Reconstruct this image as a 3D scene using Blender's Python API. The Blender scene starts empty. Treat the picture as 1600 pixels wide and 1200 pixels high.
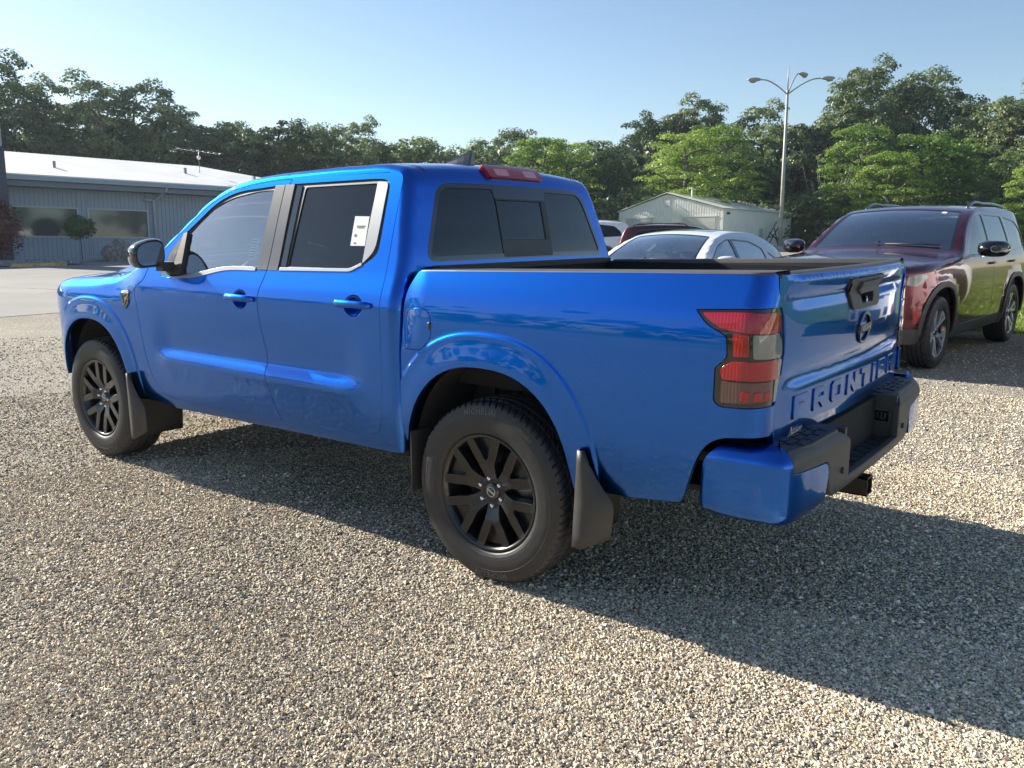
import bpy, bmesh, math, random
import numpy as np
from mathutils import Vector, Matrix
from mathutils.geometry import delaunay_2d_cdt
PI=math.pi
random.seed(7);RNG=np.random.default_rng(7)
scene=bpy.context.scene
# ------------------------------------------------------------------ camera
CAM=np.array([-2.073,3.427,1.444])
yaw,pitch,roll=math.radians(-52.40),math.radians(-10.51),math.radians(.04)
def cam_axes():
    d=np.array([math.cos(yaw)*math.cos(pitch),math.sin(yaw)*math.cos(pitch),math.sin(pitch)])
    r=np.cross(d,[0,0,1]);r/=np.linalg.norm(r);u=np.cross(r,d)
    c,s=math.cos(roll),math.sin(roll)
    return c*r+s*u,-s*r+c*u,d
cr,cu,cd=cam_axes()
cam=bpy.data.cameras.new('camera');cam.lens=36*1300.35/1600;cam.sensor_width=36;cam.clip_start=.05;cam.clip_end=2000
co=bpy.data.objects.new('camera',cam);scene.collection.objects.link(co)
M=Matrix(((cr[0],cu[0],-cd[0],CAM[0]),(cr[1],cu[1],-cd[1],CAM[1]),(cr[2],cu[2],-cd[2],CAM[2]),(0,0,0,1)))
co.matrix_world=M;scene.camera=co
# ------------------------------------------------------------------ sky and sun
SUN=Vector((1.95,.16,1.0)).normalized()
SUN_EL=math.asin(SUN.z);SUN_ROT=math.atan2(SUN.x,SUN.y)
world=bpy.data.worlds.new('World');scene.world=world;world.use_nodes=True
nt=world.node_tree;nt.nodes.clear()
sky=nt.nodes.new('ShaderNodeTexSky');sky.sky_type='NISHITA';sky.sun_disc=False
sky.sun_elevation=SUN_EL;sky.sun_rotation=SUN_ROT;sky.air_density=1.0;sky.dust_density=.35;sky.ozone_density=2.2
bg=nt.nodes.new('ShaderNodeBackground');bg.inputs['Strength'].default_value=.067
wo=nt.nodes.new('ShaderNodeOutputWorld')
nt.links.new(sky.outputs[0],bg.inputs[0]);nt.links.new(bg.outputs[0],wo.inputs[0])
sl=bpy.data.lights.new('sun','SUN');sl.energy=5.0;sl.angle=math.radians(.53);sl.color=(1,.93,.82)
so=bpy.data.objects.new('sun',sl);scene.collection.objects.link(so)
so.rotation_euler=SUN.to_track_quat('Z','Y').to_euler();so.location=(20,3,12)
vs=scene.view_settings;vs.view_transform='Standard';vs.look='None';vs.gamma=1;vs.use_curve_mapping=False;vs.exposure=1.22
scene.cycles.max_bounces=8;scene.cycles.transparent_max_bounces=16;scene.cycles.caustics_reflective=False;scene.cycles.caustics_refractive=False
scene.cycles.sample_clamp_indirect=8
# gravity up at the far buildings: the gravel lot climbs gently away from the road
UG=np.array([0.01597,-0.02074,0.99966])
# ------------------------------------------------------------------ materials
def _new(name):
    m=bpy.data.materials.new(name);m.use_nodes=True;return m,m.node_tree,m.node_tree.nodes['Principled BSDF']
def _n(t,typ,**k):
    n=t.nodes.new(typ)
    for a,b in k.items():
        if a.startswith('i_'): n.inputs[a[2:].replace('_',' ')].default_value=b
        else: setattr(n,a,b)
    return n
def mat(name,col,rough=.5,metal=0,coat=0,coatr=.03,spec=.5,noise=None,bump=None,**k):
    """plain principled surface; noise=(scale,amount) varies the colour, bump=(scale,strength,distance)"""
    m,t,b=_new(name)
    b.inputs['Base Color'].default_value=(*col,1);b.inputs['Roughness'].default_value=rough;b.inputs['Metallic'].default_value=metal
    b.inputs['Coat Weight'].default_value=coat;b.inputs['Coat Roughness'].default_value=coatr;b.inputs['Specular IOR Level'].default_value=spec
    tc=_n(t,'ShaderNodeTexCoord')
    if noise:
        n=_n(t,'ShaderNodeTexNoise');n.inputs['Scale'].default_value=noise[0];n.inputs['Detail'].default_value=6
        t.links.new(tc.outputs['Object'],n.inputs['Vector'])
        r=_n(t,'ShaderNodeValToRGB');a=noise[1]
        r.color_ramp.elements[0].position=.3;r.color_ramp.elements[1].position=.7
        r.color_ramp.elements[0].color=(*[c*(1-a) for c in col],1);r.color_ramp.elements[1].color=(*[min(1,c*(1+a)) for c in col],1)
        t.links.new(n.outputs[0],r.inputs[0]);t.links.new(r.outputs[0],b.inputs['Base Color'])
        mr=_n(t,'ShaderNodeMapRange');mr.inputs[3].default_value=max(0,rough*.85);mr.inputs[4].default_value=min(1,rough*1.15)
        t.links.new(n.outputs[0],mr.inputs[0]);t.links.new(mr.outputs[0],b.inputs['Roughness'])
    if bump:
        n=_n(t,'ShaderNodeTexNoise');n.inputs['Scale'].default_value=bump[0];n.inputs['Detail'].default_value=4
        t.links.new(tc.outputs['Object'],n.inputs['Vector'])
        bp=_n(t,'ShaderNodeBump');bp.inputs['Strength'].default_value=bump[1];bp.inputs['Distance'].default_value=bump[2]
        t.links.new(n.outputs[0],bp.inputs['Height']);t.links.new(bp.outputs[0],b.inputs['Normal'])
    for a,v in k.items(): b.inputs[a.replace('_',' ')].default_value=v
    return m
def paint(name,col,rough=.34,metal=.75,dust=.0,ior=1.5,edge=None):
    """metallic car paint: flakes under a clear coat with faint orange peel and road dust low down"""
    m,t,b=_new(name)
    b.inputs['Metallic'].default_value=metal;b.inputs['Roughness'].default_value=rough
    if edge: b.inputs['Specular Tint'].default_value=(*edge,1)
    b.inputs['Coat Weight'].default_value=1;b.inputs['Coat Roughness'].default_value=.015;b.inputs['Coat IOR'].default_value=ior
    tc=_n(t,'ShaderNodeTexCoord')
    v=_n(t,'ShaderNodeTexVoronoi');v.inputs['Scale'].default_value=900
    t.links.new(tc.outputs['Object'],v.inputs['Vector'])
    hs=_n(t,'ShaderNodeMapRange');hs.inputs[3].default_value=.82;hs.inputs[4].default_value=1.22
    t.links.new(v.outputs['Color'],hs.inputs[0])
    mu=_n(t,'ShaderNodeVectorMath',operation='SCALE');mu.inputs[0].default_value=col
    t.links.new(hs.outputs[0],mu.inputs['Scale'])
    sx=_n(t,'ShaderNodeSeparateXYZ');t.links.new(tc.outputs['Object'],sx.inputs[0])
    n=_n(t,'ShaderNodeTexNoise');n.inputs['Scale'].default_value=9;n.inputs['Detail'].default_value=8;t.links.new(tc.outputs['Object'],n.inputs['Vector'])
    lo=_n(t,'ShaderNodeMapRange');lo.inputs[1].default_value=.75;lo.inputs[2].default_value=.35;lo.inputs[3].default_value=0;lo.inputs[4].default_value=dust
    t.links.new(sx.outputs['Z'],lo.inputs[0])
    mm=_n(t,'ShaderNodeMath',operation='MULTIPLY');t.links.new(lo.outputs[0],mm.inputs[0]);t.links.new(n.outputs[0],mm.inputs[1])
    mx=_n(t,'ShaderNodeMix',data_type='RGBA');t.links.new(mm.outputs[0],mx.inputs[0]);t.links.new(mu.outputs[0],mx.inputs[6]);mx.inputs[7].default_value=(.30,.26,.21,1)
    t.links.new(mx.outputs[2],b.inputs['Base Color'])
    op=_n(t,'ShaderNodeTexNoise');op.inputs['Scale'].default_value=160;t.links.new(tc.outputs['Object'],op.inputs['Vector'])
    bp=_n(t,'ShaderNodeBump');bp.inputs['Strength'].default_value=.05;bp.inputs['Distance'].default_value=.0004
    t.links.new(op.outputs[0],bp.inputs['Height']);t.links.new(bp.outputs[0],b.inputs['Coat Normal'])
    return m
def glass(name,tint,alpha,rough=0.0,ior=1.5,boost=1.0):
    """thin tinted window sheet: lets light through, tinted, with a clear reflection"""
    m,t,b=_new(name);t.nodes.remove(b)
    out=t.nodes['Material Output']
    tr=_n(t,'ShaderNodeBsdfTransparent');tr.inputs[0].default_value=(*tint,1)
    df=_n(t,'ShaderNodeBsdfDiffuse');df.inputs[0].default_value=(.02,.022,.025,1)
    gl=_n(t,'ShaderNodeBsdfGlossy');gl.inputs[0].default_value=(1,1,1,1);gl.inputs['Roughness'].default_value=rough
    fr=_n(t,'ShaderNodeFresnel');fr.inputs[0].default_value=ior
    a=_n(t,'ShaderNodeMixShader');a.inputs[0].default_value=alpha;t.links.new(tr.outputs[0],a.inputs[1]);t.links.new(df.outputs[0],a.inputs[2])
    mu=_n(t,'ShaderNodeMath',operation='MULTIPLY',use_clamp=True);mu.inputs[1].default_value=1.6*boost;t.links.new(fr.outputs[0],mu.inputs[0])
    c=_n(t,'ShaderNodeMixShader');t.links.new(mu.outputs[0],c.inputs[0]);t.links.new(a.outputs[0],c.inputs[1]);t.links.new(gl.outputs[0],c.inputs[2])
    t.links.new(c.outputs[0],out.inputs[0]);return m
def lens(name,col,trans=.45):
    m,t,b=_new(name);b.inputs['Base Color'].default_value=(*col,1);b.inputs['Roughness'].default_value=.12
    b.inputs['Coat Weight'].default_value=1;b.inputs['Coat Roughness'].default_value=.02;b.inputs['Transmission Weight'].default_value=trans
    w=_n(t,'ShaderNodeTexWave');w.inputs['Scale'].default_value=28;w.inputs['Distortion'].default_value=1.5
    tc=_n(t,'ShaderNodeTexCoord');t.links.new(tc.outputs['Object'],w.inputs['Vector'])
    bp=_n(t,'ShaderNodeBump');bp.inputs['Strength'].default_value=.2;bp.inputs['Distance'].default_value=.002
    t.links.new(w.outputs[1],bp.inputs['Height']);t.links.new(bp.outputs[0],b.inputs['Normal']);return m
M_={}
M_['blue']=paint('blue_metallic_paint',(.0001,.118,.55),rough=.28,metal=1.0,dust=.02,ior=1.5,edge=(.45,.70,1.0))
M_['maroon']=paint('maroon_metallic_paint',(.13,.009,.024),rough=.28,metal=.8,dust=.2)
M_['white']=paint('white_pearl_paint',(.84,.85,.85),rough=.35,metal=0,dust=.2)
M_['darkred']=paint('dark_red_paint',(.10,.012,.015),metal=.6)
M_['rubber']=mat('tyre_rubber',(.028,.028,.029),.55,noise=(30,.25),bump=(400,.15,.001))
M_['plastic']=mat('textured_black_plastic',(.038,.038,.038),.5,bump=(700,.4,.0006),noise=(12,.15))
M_['greyplastic']=mat('textured_charcoal_plastic',(.072,.071,.068),.52,bump=(600,.4,.0006),noise=(10,.15))
M_['pillar']=mat('satin_pillar_black',(.055,.055,.056),.30,coat=.6,coatr=.15)
M_['brighttrim']=mat('satin_bright_trim',(.34,.34,.335),.32,metal=.85)
M_['gloss']=mat('gloss_black',(.008,.008,.009),.12,coat=1,coatr=.02)
M_['rim']=mat('satin_black_alloy',(.008,.008,.009),.30,metal=.1,coat=.6,coatr=.12)
M_['alloy']=mat('machined_alloy',(.62,.63,.64),.35,metal=.6)
M_['chrome']=mat('chrome',(.75,.76,.78),.08,metal=1)
M_['darkchrome']=mat('dark_chrome',(.22,.22,.23),.15,metal=1)
M_['steel']=mat('brake_steel',(.25,.25,.25),.4,metal=1,noise=(60,.2))
M_['under']=mat('underbody_black',(.012,.012,.012),.8,noise=(8,.4))
M_['liner']=mat('wheel_liner',(.02,.02,.02),.85,noise=(20,.4),bump=(60,.4,.004))
M_['frame']=mat('chassis_frame',(.015,.015,.015),.45,noise=(15,.4))
M_['seat']=mat('charcoal_seat_cloth',(.08,.08,.083),.9,bump=(300,.3,.001))
M_['lining']=mat('light_headliner',(.28,.27,.25),.95)
M_['dash']=mat('dashboard',(.05,.05,.052),.6)
M_['bedliner']=mat('sprayed_bed_liner',(.018,.018,.019),.7,bump=(250,.8,.002))
M_['glass']=glass('clear_green_glass',(.80,.92,.86),.02,boost=1.8,ior=1.8)
M_['privacy']=glass('privacy_glass',(.055,.06,.065),.30,boost=.95,ior=1.45)
M_['mirror']=mat('mirror_glass',(.55,.58,.6),.02,metal=1)
M_['red']=lens('red_lens',(.40,.001,.006),0)
M_['darklens']=lens('smoked_lens',(.04,.035,.03),.2)
M_['clearlens']=lens('clear_lens',(.34,.36,.31),.3)
M_['amberlens']=lens('smoked_reflector_lens',(.14,.06,.05),.2)
M_['paper']=mat('white_paper',(.80,.81,.80),.8)
M_['ink']=mat('printed_ink',(.12,.14,.15),.8)
M_['decal']=mat('white_vinyl',(.8,.8,.8),.4)
# ------------------------------------------------------------------ objects
COL=scene.collection
def tag(o,label=None,cat=None,group=None,kind=None):
    if label: o['label']=label
    if cat: o['category']=cat
    if group: o['group']=group
    if kind: o['kind']=kind
    return o
def empty(name,loc=(0,0,0),rz=0,parent=None,mw=None):
    o=bpy.data.objects.new(name,None);COL.objects.link(o);o.empty_display_size=.2
    if mw is not None: o.matrix_world=mw
    else: o.location=loc;o.rotation_euler=(0,0,rz)
    if parent: o.parent=parent
    return o
def mesh_np(name,V,F,mats=None,N=None,smooth=False,midx=None):
    """F: list of face arrays (n,3) / (n,4), or one array"""
    if isinstance(F,np.ndarray): F=[F]
    F=[np.asarray(f,np.int64) for f in F if len(f)]
    V=np.asarray(V,np.float64);me=bpy.data.meshes.new(name)
    if not F: return me
    nl=sum(f.size for f in F);nf=sum(len(f) for f in F)
    me.vertices.add(len(V));me.vertices.foreach_set('co',V.ravel())
    me.loops.add(nl);me.loops.foreach_set('vertex_index',np.concatenate([f.ravel() for f in F]))
    st=np.concatenate([np.full(len(f),f.shape[1]) for f in F]);me.polygons.add(nf)
    me.polygons.foreach_set('loop_start',np.concatenate([[0],np.cumsum(st)[:-1]]))
    if midx is not None: me.polygons.foreach_set('material_index',np.asarray(midx,np.int32))
    me.polygons.foreach_set('use_smooth',np.full(nf,bool(smooth) or N is not None))
    me.update(calc_edges=True);me.validate()
    if N is not None and len(N)==len(me.vertices): me.normals_split_custom_set_from_vertices([tuple(v) for v in N])
    for m in (mats or []): me.materials.append(m)
    return me
def obj(name,me,parent=None,m=None,mw=None,loc=None):
    if m is not None and len(me.materials)==0: me.materials.append(m)
    o=bpy.data.objects.new(name,me);COL.objects.link(o)
    if parent: o.parent=parent
    if mw is not None: o.matrix_local=mw
    if loc is not None: o.location=loc
    return o
def sm(a,b,x):
    t=np.clip((x-a)/(b-a),0,1);return t*t*(3-2*t)
def pch(x,xs,ys):
    xs=np.asarray(xs,float);ys=np.asarray(ys,float);h=np.diff(xs);d=np.diff(ys)/h;m=np.zeros(len(xs));m[0]=d[0];m[-1]=d[-1]
    for i in range(1,len(xs)-1):
        if d[i-1]*d[i]>0:
            w1=2*h[i]+h[i-1];w2=h[i]+2*h[i-1];m[i]=(w1+w2)/(w1/d[i-1]+w2/d[i])
    x=np.clip(x,xs[0],xs[-1]);i=np.clip(np.searchsorted(xs,x)-1,0,len(xs)-2)
    t=(x-xs[i])/h[i];return (ys[i]*(1+2*t)*(1-t)**2+h[i]*m[i]*t*(1-t)**2+ys[i+1]*t*t*(3-2*t)+h[i]*m[i+1]*t*t*(t-1))
def spline(P,n=12,closed=False):
    P=np.asarray(P,float);N=len(P);out=[]
    for i in range(N if closed else N-1):
        g=(lambda k:P[k%N]) if closed else (lambda k:P[min(max(k,0),N-1)])
        p0,p1,p2,p3=g(i-1),g(i),g(i+1),g(i+2)
        # centripetal-ish: limit overshoot by chord scaled tangents
        d1=np.linalg.norm(p2[:2]-p1[:2])+1e-9;d0=np.linalg.norm(p1[:2]-p0[:2])+1e-9;d2=np.linalg.norm(p3[:2]-p2[:2])+1e-9
        m1=((p2-p1)/d1*d0+(p1-p0)/d0*d1)/(d0+d1)*d1 if d0>1e-8 else (p2-p1)
        m2=((p3-p2)/d2*d1+(p2-p1)/d1*d2)/(d1+d2)*d1 if d2>1e-8 else (p2-p1)
        t=np.linspace(0,1,n,endpoint=False)[:,None]
        out.append((2*t**3-3*t**2+1)*p1+(t**3-2*t**2+t)*m1+(-2*t**3+3*t**2)*p2+(t**3-t**2)*m2)
    if not closed: out.append(P[-1:])
    return np.concatenate(out)
def rp(pts,r=.02,k=5):
    """polygon with rounded corners; pts may carry their own radius as a third value"""
    out=[];n=len(pts)
    for i in range(n):
        p=np.array(pts[i][:2],float);ri=pts[i][2] if len(pts[i])>2 else r
        a=np.array(pts[i-1][:2],float)-p;b=np.array(pts[(i+1)%n][:2],float)-p
        la,lb=np.linalg.norm(a),np.linalg.norm(b);d=min(ri,la*.49,lb*.49)
        if d<1e-4: out.append(p);continue
        A=p+a/la*d;B=p+b/lb*d
        for j in range(k+1):
            t=j/k;out.append((1-t)**2*A+2*t*(1-t)*p+t*t*B)
    return np.array(out)
def inside(P,poly):
    x,y=P[:,0],P[:,1];c=np.zeros(len(P),bool);n=len(poly);j=n-1
    for i in range(n):
        xi,yi=poly[i];xj,yj=poly[j]
        if yi!=yj:
            c^=((yi>y)!=(yj>y))&(x<(xj-xi)*(y-yi)/(yj-yi)+xi)
        j=i
    return c
def dist_poly(P,poly):
    A=np.asarray(poly);B=np.roll(A,-1,0);d=np.full(len(P),1e9)
    for a,b in zip(A,B):
        ab=b-a;L=ab@ab
        if L<1e-14: continue
        t=np.clip(((P-a)@ab)/L,0,1);d=np.minimum(d,np.hypot(*(P-a-t[:,None]*ab).T))
    return d
def dens(poly,h):
    out=[];n=len(poly)
    for i in range(n):
        a,b=poly[i],poly[(i+1)%n];L=np.linalg.norm(b-a)
        if L<1e-5: continue
        k=max(1,int(math.ceil(L/h)));out+=[a+(b-a)*j/k for j in range(k)]
    return np.array(out)
def grow(poly,d):
    P=np.asarray(poly,float);n=len(P);area=.5*np.sum(P[:,0]*np.roll(P[:,1],-1)-np.roll(P[:,0],-1)*P[:,1])
    s=1 if area>0 else -1;out=[]
    for i in range(n):
        a=P[i]-P[i-1];b=P[(i+1)%n]-P[i];a=a/(np.linalg.norm(a)+1e-12);b=b/(np.linalg.norm(b)+1e-12)
        na=np.array([a[1],-a[0]])*s;nb=np.array([b[1],-b[0]])*s;q=na+nb;l=np.linalg.norm(q)
        out.append(P[i]+(q/l*d*min(2,2/max(l,.6)) if l>1e-6 else na*d))
    return np.array(out)
def surf_n(mp,q,cen,off=0):
    e=2e-4;V=mp(q[:,0],q[:,1]);a=mp(q[:,0]+e,q[:,1])-mp(q[:,0]-e,q[:,1]);b=mp(q[:,0],q[:,1]+e)-mp(q[:,0],q[:,1]-e)
    n=np.cross(a,b);l=np.linalg.norm(n,axis=1,keepdims=True);n=n/np.maximum(l,1e-12)
    if np.sum(n*(V-np.asarray(cen)))<0: n=-n
    return V+n*off,n
PATCH={}
def patch(name,outline,mp,m,parent,g=.06,holes=(),off=0,skirt=.014,bev=.0018,cen=(0,0,.9),mirror=False,gy=None,both=False,extra=None,seam=None):
    """trim a parametric surface to an outline: smooth panel with bevelled, folded-in edges.
    both=True makes the left part and its mirrored twin on the right side"""
    gy=gy or g;out=dens(np.asarray(outline,float),min(g,gy)*.7)
    loops=[out]+[dens(np.asarray(h,float),min(g,gy)*.7) for h in holes]
    lo,hi=out.min(0),out.max(0)
    gx_=np.arange(lo[0]+g*.5,hi[0],g);gy_=np.arange(lo[1]+gy*.5,hi[1],gy)
    Q=np.stack(np.meshgrid(gx_,gy_),-1).reshape(-1,2)
    Q=Q+np.random.default_rng(3).uniform(-.05,.05,Q.shape)*min(g,gy)
    if extra is not None:
        ex=np.asarray(extra,float)
        if len(Q):
            dm=np.full(len(Q),1e9)
            for c0 in range(0,len(ex),400): dm=np.minimum(dm,np.min(np.hypot(Q[:,None,0]-ex[None,c0:c0+400,0],Q[:,None,1]-ex[None,c0:c0+400,1]),1))
            Q=Q[dm>min(g,gy)*.35]
        Q=np.concatenate([Q,ex])
    if len(Q):
        k=inside(Q,out)&(dist_poly(Q,out)>min(g,gy)*.2)
        for h in loops[1:]: k&=~inside(Q,h)&(dist_poly(Q,h)>min(g,gy)*.2)
        Q=Q[k]
    pts=[];ed=[]
    for L in loops:
        s=len(pts);pts+=[tuple(p) for p in L];ed+=[(s+i,s+(i+1)%len(L)) for i in range(len(L))]
    pts+=[tuple(p) for p in Q]
    r=delaunay_2d_cdt([Vector(p) for p in pts],ed,[],0,1e-6)
    P=np.array([(v.x,v.y) for v in r[0]]);T=np.array([f for f in r[2] if len(f)==3])
    c=P[T].mean(1);k=inside(c,out)
    for h in loops[1:]: k&=~inside(c,h)
    T=T[k];a=P[T[:,1]]-P[T[:,0]];b=P[T[:,2]]-P[T[:,0]];ar=a[:,0]*b[:,1]-a[:,1]*b[:,0]
    T=T[np.abs(ar)>1e-10];used=np.unique(T);re=np.full(len(P),-1);re[used]=np.arange(len(used));P=P[used];T=re[T]
    V,n=surf_n(mp,P,cen,off)
    fn=np.cross(V[T[:,1]]-V[T[:,0]],V[T[:,2]]-V[T[:,0]]);fl=np.sum(fn*n[T[:,0]],1)<0
    T[fl]=T[fl][:,::-1]
    faces=[T];VV=[V];NN=[n]
    if skirt:
        E=np.concatenate([T[:,[0,1]],T[:,[1,2]],T[:,[2,0]]]);key={}
        for x,y in E: key[(x,y)]=1
        B=[(x,y) for x,y in E if (y,x) not in key]
        if seam is not None:
            sd=np.min(np.hypot(P[:,None,0]-seam[None,:,0],P[:,None,1]-seam[None,:,1]),1)
            B=[(x,y) for x,y in B if not (sd[x]<.004 and sd[y]<.004)]
        o=np.zeros_like(V)
        for x,y in B:
            t=V[y]-V[x];q=np.cross(t,n[x]);l=np.linalg.norm(q)
            if l>0: o[x]+=q/l;o[y]+=q/l
        bi=sorted({x for e in B for x in e});ix={v:i for i,v in enumerate(bi)};bi=np.array(bi)
        ob=o[bi];ob/=np.maximum(np.linalg.norm(ob,axis=1,keepdims=True),1e-9)
        R1=V[bi]+ob*bev-n[bi]*bev;R2=R1-n[bi]*skirt;s1=len(V);s2=s1+len(bi)
        q=[]
        for x,y in B:
            i,j=ix[x],ix[y];q.append((y,x,s1+i,s1+j));q.append((s1+j,s1+i,s2+i,s2+j))
        faces.append(np.array(q));VV+=[R1,R2];NN+=[ob,ob]
    VV=np.concatenate(VV);NN=np.concatenate(NN);res=[]
    for sgn in ((1,-1) if both else ((-1,) if mirror else (1,))):
        if sgn>0: me=mesh_np(name,VV,faces,[m],NN)
        else: me=mesh_np(name,VV*[1,-1,1],[f[:,::-1] for f in faces],[m],NN*[1,-1,1])
        res.append(obj(name,me,parent))
    return res if both else res[0]
def bm_obj(name,fn,m,parent=None,smooth=False,bevel=0,loc=None,mw=None,seg=2,**k):
    bm=bmesh.new();fn(bm)
    if bevel: bmesh.ops.bevel(bm,geom=[e for e in bm.edges if len(e.link_faces)==2 and e.calc_face_angle(0)>.5],offset=bevel,segments=seg,profile=.6,affect='EDGES',clamp_overlap=True)
    bmesh.ops.recalc_face_normals(bm,faces=bm.faces)
    me=bpy.data.meshes.new(name);bm.to_mesh(me);bm.free()
    if smooth:
        me.polygons.foreach_set('use_smooth',[True]*len(me.polygons));me.update()
    me.materials.append(m);return obj(name,me,parent,loc=loc,mw=mw)
def cube(bm,lo,hi):
    vs=[bm.verts.new((x,y,z)) for x in (lo[0],hi[0]) for y in (lo[1],hi[1]) for z in (lo[2],hi[2])]
    for f in ((0,1,3,2),(4,6,7,5),(0,4,5,1),(2,3,7,6),(0,2,6,4),(1,5,7,3)): bm.faces.new([vs[i] for i in f])
def box(name,lo,hi,m,parent=None,bevel=.004,**k): return bm_obj(name,lambda b:cube(b,lo,hi),m,parent,bevel=bevel,**k)
def tube_np(P,r,n=8,cap=True):
    P=np.asarray(P,float);K=len(P);r=np.broadcast_to(np.asarray(r,float),(K,));V=[];up=None
    for i in range(K):
        t=P[min(i+1,K-1)]-P[max(i-1,0)];t/=np.linalg.norm(t)+1e-12
        if up is None: up=np.array([0,0,1.]) if abs(t[2])<.9 else np.array([1.,0,0])
        a=np.cross(t,up);a/=np.linalg.norm(a)+1e-12;b=np.cross(a,t);up=b
        th=np.arange(n)*2*PI/n;V.append(P[i]+r[i]*(np.cos(th)[:,None]*a+np.sin(th)[:,None]*b))
    V=np.concatenate(V);F=[(i*n+j,i*n+(j+1)%n,(i+1)*n+(j+1)%n,(i+1)*n+j) for i in range(K-1) for j in range(n)]
    T=[]
    if cap:
        V=np.concatenate([V,P[:1],P[-1:]]);T=[(j,len(V)-2,(j+1)%n) for j in range(n)]+[((K-1)*n+j,(K-1)*n+(j+1)%n,len(V)-1) for j in range(n)]
    return V,np.array(F),np.array(T) if T else np.zeros((0,3),int)
def tube(name,P,r,m,parent=None,n=8,smooth=True,**k):
    V,F,T=tube_np(P,r,n);return obj(name,mesh_np(name,V,[F,T],[m],smooth=smooth),parent,**k)
def join_np(parts):
    V=[];F4=[];F3=[];s=0
    for p in parts:
        v=p[0];V.append(v)
        for f in p[1:]:
            if len(f): (F4 if f.shape[1]==4 else F3).append(f+s)
        s+=len(v)
    return np.concatenate(V),[np.concatenate(f) for f in (F4,F3) if f]
def box_np(lo,hi):
    x0,y0,z0=lo;x1,y1,z1=hi
    V=np.array([(x,y,z) for x in (x0,x1) for y in (y0,y1) for z in (z0,z1)],float)
    return V,np.array([(0,1,3,2),(4,6,7,5),(0,4,5,1),(2,3,7,6),(0,2,6,4),(1,5,7,3)])
def grid_np(fn,us,vs,wrapu=False):
    U,W=np.meshgrid(us,vs,indexing='ij');V=fn(U.ravel(),W.ravel());nu,nv=len(us),len(vs);F=[]
    i=np.arange(nu if wrapu else nu-1)[:,None];j=np.arange(nv-1)[None,:];i2=(i+1)%nu
    F=np.stack([i*nv+j+0*i,i2*nv+j,i2*nv+j+1,i*nv+j+1],-1).reshape(-1,4);return V,F
def lathe(name,prof,m,parent=None,n=48,axis='y',**k):
    """revolve (a,r) about the axis"""
    prof=np.asarray(prof,float);th=np.arange(n)*2*PI/n
    A=np.repeat(prof[None,:,0],n,0);R=np.repeat(prof[None,:,1],n,0);T=th[:,None]
    x,z=R*np.cos(T),R*np.sin(T)
    V=np.stack([x,A,z] if axis=='y' else [x,z,A],-1).reshape(-1,3);q=len(prof)
    i=np.arange(n)[:,None];j=np.arange(q-1)[None,:];i2=(i+1)%n
    F=np.stack([i*q+j,i*q+j+1,i2*q+j+1,i2*q+j],-1).reshape(-1,4)
    if axis!='y': F=F[:,::-1]
    return obj(name,mesh_np(name,V,F,[m],smooth=True),parent,**k)
_TC={}
def text_np(s,size=1.0,offset=0,extrude=0):
    key=(s,offset,extrude)
    if key not in _TC:
        c=bpy.data.curves.new('t','FONT');c.body=s;c.size=1;c.offset=offset;c.extrude=extrude;c.resolution_u=3;c.align_x='CENTER';c.align_y='CENTER'
        o=bpy.data.objects.new('t',c);COL.objects.link(o);bpy.context.view_layer.update()
        me=bpy.data.meshes.new_from_object(o.evaluated_get(bpy.context.evaluated_depsgraph_get()))
        V=np.array([v.co for v in me.vertices]);F=[tuple(p.vertices) for p in me.polygons]
        bpy.data.objects.remove(o);bpy.data.curves.remove(c);bpy.data.meshes.remove(me);_TC[key]=(V,F)
    V,F=_TC[key];return (V*[size,size,1] if len(V) else np.array([[0,0,0],[.25*size,0,0]])),F
def text_on(name,s,fn,m,parent,offset=0,extrude=.5,size=1.0):
    """fn(a,b,c)->3D ; c in -.5...5"""
    V,F=text_np(s,size,offset,extrude);W=fn(V[:,0],V[:,1],V[:,2]);me=bpy.data.meshes.new(name);me.from_pydata([tuple(v) for v in W],[],F);me.materials.append(m)
    return obj(name,me,parent)
def clone(root,loc,rz,swap=None,first=True):
    c=root.copy();COL.objects.link(c)
    if first: c.location=loc;c.rotation_euler=(0,0,rz)
    if swap and c.data is not None and hasattr(c.data,'materials') and any(mm in swap for mm in c.data.materials):
        me=c.data.copy()
        for i,mm in enumerate(me.materials):
            if mm in swap: me.materials[i]=swap[mm]
        c.data=me
    for ch in list(root.children):
        d=clone(ch,None,None,swap,False);d.parent=c;d.matrix_parent_inverse=ch.matrix_parent_inverse.copy()
    return c

def iso_points(fn_poly,scales,h):
    out=[]
    for k in scales: out.append(dens(fn_poly(k),h))
    return np.concatenate(out)
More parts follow.
